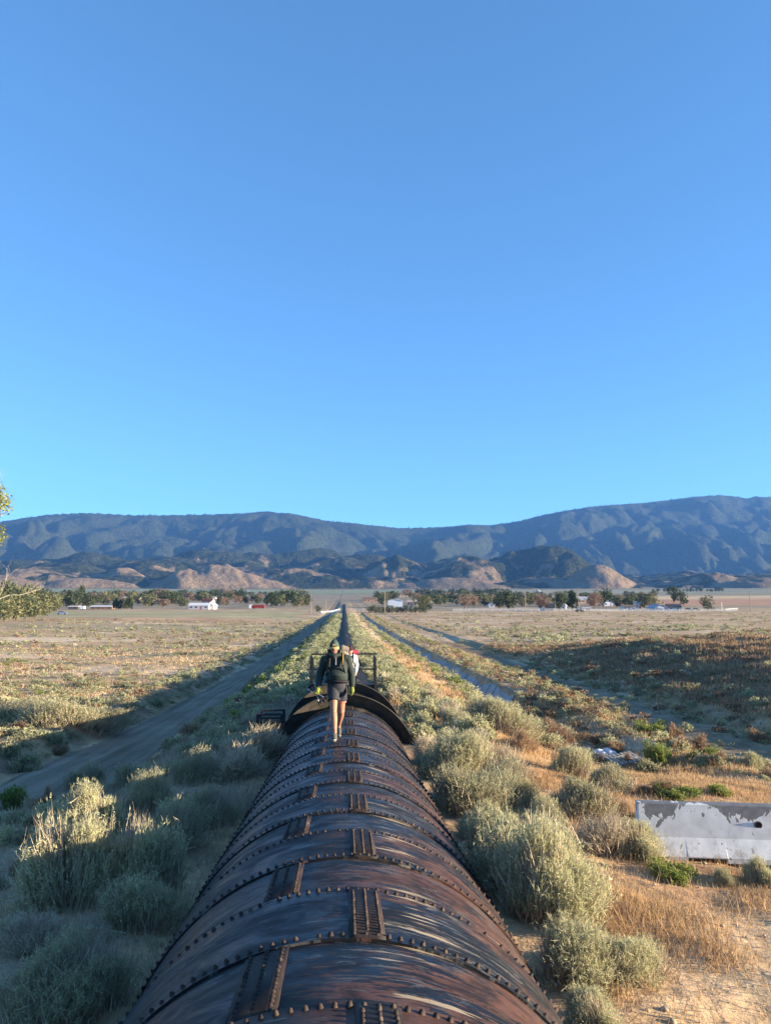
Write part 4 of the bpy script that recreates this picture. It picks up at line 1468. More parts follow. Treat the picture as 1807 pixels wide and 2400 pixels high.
PRO = {
    'sage': [to_mesh('sagebrush', gen_sage(100 + i), M['sage']) for i in range(6)],
    'sagedark': [to_mesh('sagebrush', gen_sage(120 + i, n=3400, leaf=0.036, h=0.8), M['sagedark']) for i in range(4)],
    'twig': [to_mesh('dry_shrub', gen_twig(140 + i), M['twig']) for i in range(3)],
    'green': [to_mesh('green_shrub', gen_sage(160 + i, n=700, leaf=0.07, lw=0.012, h=0.85, up=0.7), M['green']) for i in range(2)],
    'brown': [to_mesh('brown_shrub', gen_twig(180 + i, n=900, wd=0.005), M['brown']) for i in range(2)],
    'msage': [to_mesh('sagebrush', gen_sage(200 + i, n=420, k=4, leaf=0.085, lw=0.018, h=0.66), M['sage']) for i in range(5)],
    'msagedark': [to_mesh('sagebrush', gen_sage(220 + i, n=420, k=4, leaf=0.085, lw=0.018, h=0.62), M['sagedark']) for i in range(3)],
    'mgreen': [to_mesh('green_shrub', gen_sage(240 + i, n=380, k=4, leaf=0.10, lw=0.02, h=0.7, up=0.6), M['green']) for i in range(3)],
    'mtwig': [to_mesh('dry_shrub', gen_twig(260 + i, n=420, wd=0.009), M['twig']) for i in range(2)],
    'mbrown': [to_mesh('brown_shrub', gen_twig(280 + i, n=420, wd=0.010), M['brown']) for i in range(2)],
}
NAME = {'sage': 'sagebrush', 'sagedark': 'sagebrush', 'twig': 'dry_shrub', 'green': 'green_shrub', 'brown': 'brown_shrub'}
brng = random.Random(12)


def plant(kind, x, y, wdt, hf, label, cat='shrub', group=None, mid=False, sink=0.03):
    me = brng.choice(PRO[('m' if mid else '') + kind])
    o = bpy.data.objects.new(NAME[kind], me)
    o.location = (x, y, float(gz(x, y)) - sink * wdt)
    o.rotation_euler = (0, 0, brng.uniform(0, 6.28))
    o.rotation_euler = (brng.uniform(-.1, .1), brng.uniform(-.1, .1), brng.uniform(0, 6.28))
    o.scale = (wdt * brng.uniform(0.9, 1.2), wdt * brng.uniform(0.85, 1.1), wdt * hf)
    link(o)
    return tag(o, label, cat, group)


# foreground plants: photo pixel of the foot, width in pixels, height factor, kind, label
NEAR = [
    # right of the pipe
    (1095, 2168, 250, 1.0, 'sage', 'large pale sagebrush leaning on the pipe, foremost of the big clump right of it'),
    (1215, 2110, 300, 1.0, 'sage', 'tall rounded sagebrush in the middle of the big clump right of the pipe'),
    (1325, 2200, 330, 0.95, 'sage', 'widest sagebrush at the right end of the big clump beside the pipe'),
    (1120, 2060, 200, 0.95, 'sage', 'pale sagebrush behind the big clump touching the pipe'),
    (1310, 2075, 210, 0.8, 'sage', 'sagebrush behind the big clump, next to the bare twig bush'),
    (1385, 2325, 260, 0.75, 'sage', 'low spreading sagebrush in front of the big clump right of the pipe'),
    (1500, 2310, 220, 0.7, 'sage', 'low sagebrush at the edge of the bare sandy patch'),
    (1350, 2432, 150, 0.95, 'sage', 'small sagebrush at the bottom edge beside the rock'),
    (1105, 1915, 230, 0.8, 'sagedark', 'dark dome-shaped sagebrush shading the pipe flank'),
    (1195, 1900, 200, 0.9, 'sagedark', 'rounded dark sagebrush behind the big clump'),
    (1072, 1975, 150, 0.8, 'sage', 'small sagebrush tucked against the pipe before the dark dome'),
    (1275, 1975, 150, 1.0, 'sage', 'upright sagebrush right of the dark dome bushes'),
    (1365, 1925, 190, 0.8, 'sagedark', 'round grey sagebrush standing alone before the wash'),
    (1440, 1862, 120, 0.85, 'sagedark', 'dark green sagebrush right of the round grey one near the pallet'),
    (1345, 1828, 130, 0.8, 'sage', 'pale sagebrush left of the pallet'),
    (1010, 1830, 170, 1.0, 'sage', 'pale windswept sagebrush next to the pipe below the near collar'),
    (1100, 1835, 180, 0.95, 'sage', 'second pale windswept sagebrush away from the pipe below the near collar'),
    (1180, 1838, 170, 0.7, 'twig', 'dry pale shrub right of the windswept sagebrushes'),
    (965, 1800, 120, 0.8, 'twig', 'dry shrub rubbing the pipe flank below the near collar'),
    (1180, 1722, 180, 0.7, 'sage', 'wide grey sagebrush at the lip of the wash'),
    (1090, 1712, 110, 0.7, 'sage', 'grey sagebrush on the bank behind the windswept pair'),
    (1225, 1770, 120, 0.7, 'brown', 'brown dead weeds at the lip of the wash'),
    (1300, 1745, 130, 0.6, 'brown', 'brown dead shrub in the wash left of the green bushes'),
    (1440, 2022, 190, 0.75, 'twig', 'bare pale twig bush left of the painted barrier'),
    (1522, 2022, 150, 0.95, 'sage', 'upright sagebrush covering the left end of the painted barrier'),
    (1605, 2078, 120, 0.7, 'green', 'small green bush in front of the painted barrier'),
    (1705, 2080, 60, 0.9, 'sage', 'tiny grey sagebrush in the grass before the barrier middle'),
    (1805, 2085, 90, 1.0, 'sage', 'sagebrush cut by the right edge before the barrier'),
    (1535, 1726, 80, 0.7, 'green', 'bright green low bush on the shaded track'),
    (1560, 1802, 70, 1.6, 'green', 'tall slender green bush right of the pallet'),
    (1662, 1792, 85, 0.75, 'green', 'green bush on the sunlit edge of the track'),
    (1765, 1812, 75, 0.9, 'sage', 'pale sagebrush at the right edge above the barrier'),
    (1475, 1795, 60, 0.9, 'brown', 'reddish brown weeds beside the tall slender green bush'),
    (1610, 1880, 120, 0.5, 'green', 'low green weeds behind the barrier'),
    (1700, 1868, 70, 0.6, 'green', 'small weed clump on the bare track above the barrier'),
    (1550, 1865, 110, 0.6, 'brown', 'reddish dry brush behind the left end of the barrier'),
    (1475, 1930, 100, 0.7, 'brown', 'olive brown brush between the grey sagebrush and the barrier'),
    # left of the pipe
    (600, 1790, 180, 0.72, 'twig', 'big bleached shrub touching the pipe below the low railing'),
    (520, 1838, 190, 0.72, 'twig', 'bleached shrub left of the biggest bleached one, half in shade'),
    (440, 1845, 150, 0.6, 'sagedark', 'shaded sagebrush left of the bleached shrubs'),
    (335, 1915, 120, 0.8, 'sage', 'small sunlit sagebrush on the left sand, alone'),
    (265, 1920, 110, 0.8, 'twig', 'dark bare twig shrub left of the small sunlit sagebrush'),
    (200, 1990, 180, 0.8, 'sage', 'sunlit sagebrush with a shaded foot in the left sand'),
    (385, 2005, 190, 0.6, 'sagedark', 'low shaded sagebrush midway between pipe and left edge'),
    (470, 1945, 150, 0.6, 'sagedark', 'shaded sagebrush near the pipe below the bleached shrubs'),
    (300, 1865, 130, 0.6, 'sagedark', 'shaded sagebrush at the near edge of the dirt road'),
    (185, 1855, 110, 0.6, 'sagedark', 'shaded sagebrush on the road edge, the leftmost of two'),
    (130, 2150, 240, 0.95, 'sage', 'leaning sagebrush with bare trunk at far left'),
    (300, 2130, 210, 0.9, 'sage', 'sunlit sagebrush right of the leaning one'),
    (375, 2195, 230, 0.55, 'sage', 'wide shaded sagebrush between the sunlit one and the pipe'),
    (195, 2235, 120, 0.9, 'twig', 'pale dead stems under the leaning sagebrush'),
    (40, 2250, 180, 0.65, 'twig', 'shaded dry shrub cut by the left edge'),
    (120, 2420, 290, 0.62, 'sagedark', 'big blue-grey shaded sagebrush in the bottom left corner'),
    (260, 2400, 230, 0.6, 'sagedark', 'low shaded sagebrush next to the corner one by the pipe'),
    (20, 2370, 160, 0.7, 'twig', 'dry shrub in the bottom left corner'),
    (25, 1900, 70, 0.8, 'green', 'small green weed by the road at the left edge'),
    (90, 1905, 60, 1.0, 'brown', 'small dry brown weed by the road at the left edge'),
    (60, 2060, 90, 0.9, 'brown', 'dead reddish stalks at far left'),
    (120, 1705, 190, 0.55, 'sage', 'wide sagebrush on the road bank at far left'),
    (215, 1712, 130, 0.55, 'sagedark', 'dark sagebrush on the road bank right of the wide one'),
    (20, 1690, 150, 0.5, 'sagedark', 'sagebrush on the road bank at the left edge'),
]
TAKEN = []
for (px, py, wp, hf, kind, lab) in NEAR:
    x, y, z = hit(px, py)
    dist = y * math.cos(PITCH) + (z - ZC) * math.sin(PITCH)
    wd_ = wp * dist / FPX * 1.08
    if x > 0 and y < 20:                       # keep clear of the pipe barrel
        x = max(x, R_PIPE * 0.97 + 0.30 * wd_)
    if x < 0 and y < 20:
        x = min(x, -R_PIPE * 0.97 - 0.30 * wd_)
    y += 0.30 * wd_
    plant(kind, x, y, wd_, hf * (1.0 if kind == 'twig' else 1.38 if (x < -1 and y < 24) else 0.95), lab)
    TAKEN.append((x, y, wd_))

# ------------------------------------------------------------------ middle distance: bushes scattered by zone
rs = np.random.RandomState(31)
PTS = []     # x, y, width, height factor, kind, zone


def zone(n, x0, x1, y0, y1, w0, w1, kinds, zn, dens=None, power=1.0, hf=(0.55, 0.8)):
    x = x0 + (x1 - x0) * rs.rand(n)
    if power == 1.0:
        y = y0 + (y1 - y0) * rs.rand(n)
    else:
        y = np.exp(np.log(y0) + (np.log(y1) - np.log(y0)) * rs.rand(n)**power)
    keep = np.ones(n, bool)
    if dens is not None:
        keep = rs.rand(n) < dens(x, y)
    ks = [k for k, p in kinds for _ in range(int(p * 20))]
    for a, b in zip(x[keep], y[keep]):
        PTS.append((a, b, w0 + (w1 - w0) * rs.rand()**1.5, hf[0] + (hf[1] - hf[0]) * rs.rand(), ks[rs.randint(len(ks))], zn))


def cl(sx, sy, lo, hi, seed):
    return lambda x, y: sstep(lo, hi, fbm(x * sx, y * sy, 3, seed))
S, SD, G, T, B = 'sage', 'sagedark', 'green', 'twig', 'brown'
zone(900, -3.6, -1.05, 30, 330, 0.7, 1.25, [(S, .8), (SD, .1), (G, .1)], 'verge_l', power=0.75)
zone(460, -6.9, -3.0, 26, 330, 0.6, 1.1, [(S, .35), (SD, .25), (G, .35), (B, .05)], 'verge_l', power=0.75)
zone(150, -5.4, -1.9, 15, 34, 0.55, 1.0, [(SD, .6), (S, .15), (T, .15), (B, .1)], 'verge_l')
zone(900, 1.05, 3.6, 29, 330, 0.7, 1.25, [(S, .9), (SD, .05), (T, .05)], 'verge_r', power=0.75)
zone(60, 2.0, 4.2, 19, 34, 0.6, 1.1, [(S, .7), (T, .2), (SD, .1)], 'verge_r')
zone(170, 3.2, 6.3, 22, 300, 0.35, 0.8, [(S, .25), (G, .35), (B, .3), (T, .1)], 'verge_r', power=0.8, hf=(0.5, 0.8))
zone(420, 5.9, 7.15, 25, 330, 0.6, 1.15, [(S, .7), (SD, .2), (G, .1)], 'verge_r', power=0.8)
zone(800, 9.0, 13.2, 34, 330, 0.5, 0.95, [(S, .45), (SD, .2), (T, .15), (B, .2)], 'ditch_r', power=0.8)
zone(260, 11.3, 13.2, 42, 300, 0.5, 0.9, [(G, .9), (S, .1)], 'ditch_r', power=0.8, hf=(0.4, 0.6))
zone(150, 6.5, 12.5, 22, 40, 0.5, 1.1, [(B, .6), (SD, .2), (S, .2)], 'ditch_r', hf=(0.5, 0.8))
zone(150, -9, -2.1, 5.5, 18, 0.3, 0.75, [(S, .4), (SD, .2), (T, .3), (B, .1)], 'near_l', hf=(0.6, 0.9))
zone(900, 10.5, 19.5, 17, 66, 0.3, 0.9, [(S, .4), (SD, .35), (B, .25)], 'ditch_r')
zone(70, 9.5, 19, 17, 40, 0.3, 0.7, [(B, .4), (G, .3), (SD, .3)], 'ditch_r', dens=cl(.4, .4, -.1, .3, 5))
zone(2700, 16.2, 64, 22, 92, 0.5, 1.1, [(S, .35), (SD, .35), (B, .25), (T, .05)], 'mound', dens=cl(.12, .12, -.6, .5, 6))
zone(4600, -70, -11.8, 24, 200, 0.4, 1.1, [(S, .55), (SD, .2), (B, .15), (T, .1)], 'field_l', dens=cl(.09, .12, -.2, .25, 7), power=0.9, hf=(0.42, 0.62))
zone(420, -40, -12.5, 35, 100, 0.6, 1.2, [(G, .8), (S, .2)], 'field_l', dens=cl(.05, .05, .12, .5, 8), hf=(0.35, 0.5))
zone(760, -12.9, -9.9, 24, 300, 0.4, 1.05, [(S, .55), (SD, .35), (B, .1)], 'field_l', power=0.8)
zone(420, -34, -11.6, 22, 60, 0.6, 1.3, [(S, .4), (SD, .4), (B, .1), (T, .1)], 'field_l', hf=(0.45, 0.65))
zone(4600, -150, -12, 80, 260, 0.6, 1.8, [(S, .45), (SD, .45), (B, .1)], 'field_l', dens=cl(.045, .09, -.1, .25, 9), hf=(0.4, 0.6))
zone(5600, 16, 230, 92, 360, 0.7, 2.1, [(S, .4), (SD, .5), (B, .1)], 'field_r', dens=cl(.04, .10, .0, .3, 10), power=0.9, hf=(0.4, 0.6))
zone(2000, 22, 150, 95, 180, 0.7, 1.9, [(S, .5), (SD, .5)], 'field_r', dens=cl(.04, .11, -.1, .25, 14), hf=(0.42, 0.62))
PTS = [p for p in PTS if not any((p[0] - a)**2 + (p[1] - b)**2 < (0.42 * (c + p[2]))**2 for a, b, c in TAKEN)]
# keep the road and track clear
PTS = [p for p in PTS if not (abs(p[0] - float(road_x(p[1]))) < 1.5 + 0.045 * max(0, min(30, 34 - p[1]))) and not (abs(p[0] - float(track_x(p[1]))) < 0.45 and p[1] < 120)]


def in_view(p):
    a = math.atan2(p[0], p[1]) - YAW
    return abs(a) < RAD(28.5)
PTS.sort(key=lambda p: -(p[2] / math.hypot(p[0], p[1]) if in_view(p) else 0))
ZL = {
    'near_l': ('on the shaded sand left of the near pipe', 'small shrubs on the shaded sand'),
    'verge_l': ('on the left flank of the pipe bank', 'shrubs along the left bank of the pipe'),
    'verge_r': ('on the right flank of the pipe bank', 'shrubs along the right bank of the pipe'),
    'ditch_r': ('between the concrete channel and the dirt track', 'shrubs by the channel and the track'),
    'mound': ('on the grassy mound at right', 'shrubs on the mound'),
    'field_l': ('on the open field left of the dirt road', 'shrubs on the left field'),
    'field_r': ('on the open field right of the channel', 'shrubs on the right field')}
KL = {'sage': 'grey-green sagebrush', 'sagedark': 'dark grey sagebrush', 'green': 'yellow-green weed bush', 'twig': 'dry twig shrub', 'brown': 'brown dead shrub'}
NMID = 235
ORD = ['nearest', 'second nearest', 'third nearest', 'fourth nearest', 'fifth nearest', 'sixth nearest', 'seventh nearest', 'eighth nearest', 'ninth nearest', 'tenth nearest']
SIZ = ['small', 'middling', 'large']
cells = {}
for p in PTS[:NMID]:
    sz = min(2, int((p[2] - 0.35) / 0.3))
    hl = 'low' if p[3] < (0.52 if p[5].startswith('field') else 0.67) else 'tall'
    cells.setdefault((p[4], p[5], sz, hl), []).append(p)
for (kd, zn, sz, hl), ps in cells.items():
    ps.sort(key=lambda p: p[1])
    zt, gr_ = ZL[zn]
    for k, p in enumerate(ps):
        o_rd = ORD[min(k, 9)] if k < 9 else 'farther'
        plant(kd, p[0], p[1], p[2] * 1.1, p[3] * 1.15, '%s %s %s %s %s' % (o_rd, SIZ[sz], hl, KL[kd], zt), group=gr_, mid=True)
# the rest of the scrub, too many to count: one object for each leaf colour
_far = np.array([(p[0], p[1]) for p in PTS[NMID:]])
PZ = dict(zip(map(tuple, _far), gz(_far[:, 0], _far[:, 1])))
LOD = {k: [gen_clump(300 + 10 * i + j, n=145, sz=0.072) for j in range(5)] for i, k in enumerate(KL)}
LODS = {k: [gen_clump(400 + 10 * i + j, n=38, sz=0.145) for j in range(5)] for i, k in enumerate(KL)}
for kind in KL:
    VV, TI, LF = [], [], []
    for p in PTS[NMID:]:
        if p[4] != kind:
            continue
        far = math.hypot(p[0], p[1]) > (105 if abs(p[0]) < 20 else 85)
        V, F, ti, lf = (LODS if far else LOD)[kind][rs.randint(5)]
        a = rs.rand() * 6.28
        c, s_ = math.cos(a), math.sin(a)
        w_ = p[2] * 1.1
        P_ = np.stack([(V[:, 0] * c - V[:, 1] * s_) * w_ + p[0], (V[:, 0] * s_ + V[:, 1] * c) * w_ + p[1], V[:, 2] * w_ * p[3] * 1.2 + PZ[(p[0], p[1])] - 0.03], -1)
        VV.append(P_)
        TI.append(np.clip(ti * 0.85 - 0.08 + (rs.rand() - 0.5) * 0.5, 0, 1))
        LF.append(lf)
    VV, TI, LF = np.concatenate(VV), np.concatenate(TI), np.concatenate(LF)
    me = np_mesh('desert_scrub', VV, np.arange(len(VV)).reshape(-1, 3), M[kind], {'tint': TI, 'leaf': LF})
    tag(mobj('desert_scrub', me), 'distant ' + KL[kind] + ' scrub dotted over the valley floor', 'scrub', kind='stuff')

# ------------------------------------------------------------------ dry grass
def grass(n, x0, x1, y0, y1, h0, h1, dens, mat, label, wd=0.004, lean=0.35, ylog=False, tb=0.0):
    x = x0 + (x1 - x0) * rs.rand(n)
    y = np.exp(np.log(y0) + (np.log(y1) - np.log(y0)) * rs.rand(n)) if ylog else y0 + (y1 - y0) * rs.rand(n)
    k = rs.rand(n) < dens(x, y)
    k &= np.abs(np.arctan2(x, y) - YAW) < RAD(30)
    rx = road_x(y)
    k &= np.abs(x - rx) > 1.45 + 0.045 * np.clip(34 - y, 0, 30)
    x, y = x[k], y[k]
    n = len(x)
    b = np.stack([x, y, gz(x, y) - 0.01], -1)
    g = unit(np.stack([rs.randn(n) * lean, rs.randn(n) * lean, np.ones(n)], -1))
    hh_ = (h0 + (h1 - h0) * rs.rand(n)**1.5) * (0.7 + 0.5 * sstep(-0.4, 0.4, noise2(x * 0.8, y * 0.8, 3)))
    T_ = blades(b, g, hh_, np.full(n, wd) * (0.7 + 0.6 * rs.rand(n)) * np.clip(y / 9, 1, 6), rs)
    ti = np.clip(tb + 0.2 + 0.5 * rs.rand(n) + 0.3 * noise2(x * 0.3, y * 0.3, 8), 0, 1)
    me = np_mesh('dry_grass', T_.reshape(-1, 3), np.arange(3 * n).reshape(-1, 3), M[mat], {'tint': np.repeat(ti, 3), 'leaf': np.ones(3 * n)})
    return tag(mobj('dry_grass', me), label, 'grass', kind='stuff')

pp = lambda a, b, s1, sd: (lambda x, y: sstep(a, b, fbm(x * s1, y * s1, 3, sd)))
grass(420000, 1.9, 12, 3.5, 24, 0.04, 0.19, lambda x, y: (0.12 + 0.88 * sstep(-0.25, 0.25, fbm(x * .35, y * .35, 3, 91))) * np.where(y < 8, sstep(0.0, 1.4, np.abs(x - 6.2)) * 0.5 + .45, 1), 'grass', 'rust-coloured dry grass covering the ground right of the pipe', 0.0042, 0.45)
grass(260000, 1.8, 60, 20, 90, 0.08, 0.32, lambda x, y: (0.25 + 0.75 * sstep(-0.3, 0.3, fbm(x * .12, y * .12, 3, 92))) * (np.abs(x - track_x(y)) > 1.3) * ((x < 6.3) | (x > 9.9) | (y < 38)), 'grass', 'golden dry grass on the right bank and the mound', 0.005, 0.4, True)
grass(240000, -8, -1.4, 4, 30, 0.05, 0.30, lambda x, y: 0.2 + 0.8 * sstep(-0.1, 0.3, fbm(x * .5, y * .5, 3, 93)), 'twig', 'grey dry grass in the shade left of the pipe', 0.0035, 0.5)
grass(260000, 17, 66, 22, 92, 0.12, 0.42, lambda x, y: (x > track_x(y) + 1.8) * (0.35 + 0.65 * sstep(-0.4, 0.3, fbm(x * .12, y * .12, 3, 96))), 'brown', 'matted brown grass over the mound at right', 0.008, 0.5, True, 0.15)
grass(120000, -60, -11.5, 22, 110, 0.06, 0.25, lambda x, y: 0.1 + 0.9 * sstep(-0.2, 0.4, fbm(x * .1, y * .1, 3, 94)), 'grass', 'thin dry grass on the field left of the road', 0.005, 0.4, True)

# ------------------------------------------------------------------ trees
def gen_tree(seed, n=520, sz=0.075, h=1.0, m=9, spread=0.30, rlo=0.16, rhi=0.30, low=0.16, cone=0.0, thin=0.42):
    """unit crown about 1 high; returns crown arrays"""
    rs_ = np.random.RandomState(seed)
    a = rs_.rand(m) * 6.28
    zc = low + (0.86 - low) * np.linspace(0.1, 1, m) ** 0.9
    wz = (1 - zc) * cone + (1 - cone) * np.sin(np.pi * np.clip((zc - low) / (1 - low), 0.12, 0.92))
    r = spread * wz * np.sqrt(rs_.rand(m))
    rd = (rlo + (rhi - rlo) * rs_.rand(m)) * (0.45 + 0.6 * wz)
    c = np.stack([r * np.cos(a), r * np.sin(a), zc], -1)
    li = rs_.randint(0, m, n)
    d = unit(rs_.randn(n, 3))
    p = c[li] + d * (rd[li] * (0.55 + 0.55 * rs_.rand(n)))[:, None]
    p[:, 2] = np.clip(p[:, 2], 0.04, 1.05)
    g = unit(d + 0.6 * rs_.randn(n, 3) + np.array([0, 0, 0.2]))
    T_ = blades(p - g * sz * 0.5, g, sz * (0.8 + 1.3 * rs_.rand(n)), sz * thin * (0.7 + 0.6 * rs_.rand(n)), rs_)
    return pack_([(T_, np.clip(0.05 + 0.75 * rs_.rand(n), 0, 1), np.ones(n))])


def gen_trunk(seed, r=0.03, low=0.2, bush=False):
    rn = random.Random(seed)
    m = MB()
    m.tube([(0, 0, -0.04), (rn.uniform(-.02, .02), rn.uniform(-.02, .02), low), (rn.uniform(-.05, .05), rn.uniform(-.05, .05), 0.62)], [r, r * 0.8, r * 0.3], 7)
    for k in range(6):
        z = low * 0.7 + 0.07 * k
        a = rn.uniform(0, 6.28)
        L = rn.uniform(0.16, 0.28)
        m.tube([(0, 0, z), (math.cos(a) * L * 0.5, math.sin(a) * L * 0.5, z + 0.10), (math.cos(a) * L, math.sin(a) * L, z + 0.24)], [r * 0.5, r * 0.3, r * 0.12], 5)
    return m

TREE = {}
for kind, mat, kw, tr in [
        ('round', 'tree', dict(low=0.18), dict(low=0.16)),
        ('pine', 'tree', dict(low=0.14, cone=0.75, m=12, spread=0.24, rlo=.12, rhi=.22), dict(low=0.2, r=0.022)),
        ('olive', 'olive', dict(low=0.12, spread=0.36, rlo=.2, rhi=.32), dict(low=0.12)),
        ('bare', 'bare', dict(low=0.28, thin=0.10, n=1100, sz=0.10, spread=0.36), dict(low=0.22, r=0.028)),
        ('poplar', 'tree', dict(low=0.1, spread=0.07, rlo=.06, rhi=.11, m=12), dict(low=0.1, r=0.014)),
        ('hedge', 'tree', dict(low=0.1, spread=0.45, rlo=.25, rhi=.4), dict(low=0.05, r=0.02))]:
    TREE[kind] = []
    for j in range(4):
        cm = to_mesh('crown', gen_tree(500 + 37 * len(TREE) + j, **kw), M[mat])
        tm = gen_trunk(600 + j + 11 * len(TREE), **tr).mesh('trunk', M['bark'])
        TREE[kind].append((cm, tm))
TNAME = {'round': 'leafy_tree', 'pine': 'pine_tree', 'olive': 'olive_tree', 'bare': 'bare_tree', 'poplar': 'poplar_tree', 'hedge': 'hedge_bush'}
trn = random.Random(77)
_o1 = ['first', 'second', 'third', 'fourth', 'fifth', 'sixth', 'seventh', 'eighth', 'ninth', 'tenth', 'eleventh', 'twelfth', 'thirteenth', 'fourteenth', 'fifteenth', 'sixteenth', 'seventeenth', 'eighteenth', 'nineteenth']
_o10 = {2: ('twentieth', 'twenty'), 3: ('thirtieth', 'thirty'), 4: ('fortieth', 'forty'), 5: ('fiftieth', 'fifty')}


def ordinal(n):
    if n < 20:
        return _o1[n - 1]
    a, b = divmod(n, 10)
    return _o10[a][0] if b == 0 else _o10[a][1] + '-' + _o1[b - 1]



def tree(kind, px, base, hpx, label, wide=1.0, group=None):
    x, y, z = hit(px, base)
    H = hpx * math.hypot(x, y) / FPX
    e = empty(TNAME[kind], (x, y, z - 0.05), trn.uniform(0, 6.28), label, 'hedge' if kind == 'hedge' else 'tree', group)
    cm, tm = trn.choice(TREE[kind])
    for nm, me in (('crown', cm), ('trunk', tm)):
        o = mobj(nm, me, e)
    e.scale = (H * wide, H * wide, H)
    return e

# trees that can be told apart
for (k, px, b, h, wd_, lab) in [
    ('pine', 1310, 1432, 42, 1.1, 'dark pine beside the white gabled house on the right'),
    ('pine', 1340, 1430, 46, 1.2, 'broad dark pine left of the tall pole on the right'),
    ('round', 1413, 1422, 40, 1.3, 'tall dark tree above the pale blue house'),
    ('round', 1445, 1424, 22, 1.6, 'low dark tree right of the pale blue house'),
    ('round', 1478, 1424, 27, 1.3, 'dark tree behind the small white house with a red door'),
    ('round', 1510, 1427, 32, 1.2, 'dark tree between the tall white house and the grey gabled house'),
    ('olive', 1533, 1428, 34, 1.0, 'olive tree left of the grey gabled house'),
    ('round', 1578, 1414, 38, 1.0, 'tall leaning dark tree behind the white gabled shed'),
    ('round', 1600, 1420, 30, 1.2, 'dark tree right of the leaning one'),
    ('hedge', 1659, 1431, 30, 1.1, 'lone dark rounded tree near the end of the white fence'),
    ('bare', 1270, 1432, 38, 1.5, 'wide bare pinkish tree left of the white gabled house'),
    ('bare', 1392, 1430, 38, 1.2, 'bare reddish tree left of the pale blue house'),
    ('bare', 1088, 1428, 32, 1.2, 'bare reddish tree left of the white shed'),
    ('bare', 1110, 1426, 30, 1.1, 'second bare reddish tree nearer the white shed'),
    ('bare', 382, 1425, 20, 2.2, 'wide bare brown tree left of the lilac house'),
    ('bare', 526, 1420, 20, 1.4, 'bare tree right of the lilac house'),
    ('round', 1190, 1431, 46, 1.3, 'big dark tree just behind the white fence'),
    ('round', 1170, 1428, 36, 1.2, 'dark tree left of the big one behind the white fence'),
    ('olive', 1000, 1430, 34, 1.2, 'pale olive tree at the right end of the dark hedge'),
    ('olive', 985, 1424, 30, 1.2, 'olive tree behind the dark hedge'),
    ('hedge', 745, 1434, 14, 1.3, 'small dark bush beside the road gate'),
    ('round', 690, 1424, 40, 1.2, 'big dark tree at the left end of the town by the road'),
    ('round', 640, 1424, 34, 1.2, 'dark tree right of the red container'),
    ('round', 665, 1418, 36, 1.1, 'dark tree between the container and the road'),
    ('round', 720, 1420, 26, 1.2, 'small dark tree nearest the dirt road beyond the gate'),
    ('round', 350, 1418, 32, 1.3, 'dark tree left of the lilac house'),
    ('round', 405, 1419, 30, 1.2, 'dark tree behind the wide bare tree'),
    ('hedge', 430, 1421, 18, 1.2, 'dark rounded bush left of the lilac house'),
    ('round', 180, 1424, 38, 1.1, 'dark tree behind the white trailer'),
    ('round', 205, 1426, 32, 1.1, 'dark tree right of the white trailer'),
    ('pine', 160, 1424, 40, 1.0, 'tall dark pine left of the white trailer'),
    ('pine', 190, 1418, 44, 1.0, 'tallest pine behind the white trailer')]:
    tree(k, px, b, h, lab, wd_)
# the poplar row
for k in range(9):
    tree('poplar', 268 + 5.2 * k, 1429, 24 + 4 * math.sin(k * 2.1), ordinal(k + 1) + ' slim poplar from the left in the short poplar row', 1.0, 'poplar row')
# dark hedge in front of the metal barn
for k in range(13):
    tree('hedge', 868 + 10.5 * k, 1436, 15 + 2 * math.sin(k * 1.7), ordinal(k + 1) + ' clipped bush from the left in the dark hedge before the metal barn', 1.25, 'hedge before the metal barn')
# thicket at the left edge
for k, (px, b, h) in enumerate([(-20, 1460, 62), (12, 1456, 60), (40, 1455, 52), (62, 1453, 50), (85, 1450, 44), (105, 1446, 36), (20, 1446, 62), (52, 1444, 58), (78, 1440, 52), (100, 1436, 44), (118, 1436, 42), (135, 1433, 36), (0, 1440, 68), (35, 1436, 58), (68, 1433, 56), (95, 1430, 48)]):
    tree('olive' if k % 3 else 'round', px, b, h, (['front', 'second', 'third'][0 if k < 6 else 1 if k < 12 else 2] + ' row ' + ('olive-green' if k % 3 else 'dark green') + ' tree, ' + ordinal(k % 6 + 1) + ' from the left, in the dense thicket at left'), 1.05, 'thicket at the left edge')
# the town's other trees
for i in range(320):
    side = i < 150
    px = 118 + 602 * (i % 150 + trn.random()) / 150 if side else 845 + 690 * ((i - 150) + trn.random()) / 170
    b = 1397 + 25 * trn.random()**0.9
    if abs(px - 808) < 70 and b > 1400:
        continue
    if 430 < px < 505 and b > 1412 or 560 < px < 625 and b > 1416 or 900 < px < 975 and b > 1408:
        continue
    k = trn.choice(['round', 'round', 'round', 'pine', 'olive', 'olive', 'bare'])
    nm = {'round': 'dark leafy tree', 'pine': 'dark pointed pine', 'olive': 'olive-green tree', 'bare': 'bare brownish tree'}[k]
    LM = [(170, 'beside the thicket'), (260, 'around the long dark shed'), (330, 'behind the poplar row'), (420, 'behind the wide bare tree'), (520, 'behind the lilac bungalow'), (620, 'behind the red trailer'), (760, 'close to the road on its left'),
          (905, 'left of the metal barn'), (985, 'behind the metal barn'), (1060, 'right of the dark hedge'), (1130, 'around the bare reddish trees'), (1200, 'around the white shed'), (1300, 'left of the white gabled house'), (1400, 'around the broad grey roof'), (1540, 'around the grey gabled house')]
    where = next(t for lim, t in LM if px < lim) + (', front row' if b > 1414 else ', middle row' if b > 1405 else ', rear row')
    tree(k, px, b, trn.uniform(12, 26) * (0.62 + 0.5 * (b - 1390) / 30) * (0.8 if px > 1260 else 1), nm + ' ' + where, trn.uniform(1.1, 1.9), nm + 's in the town')
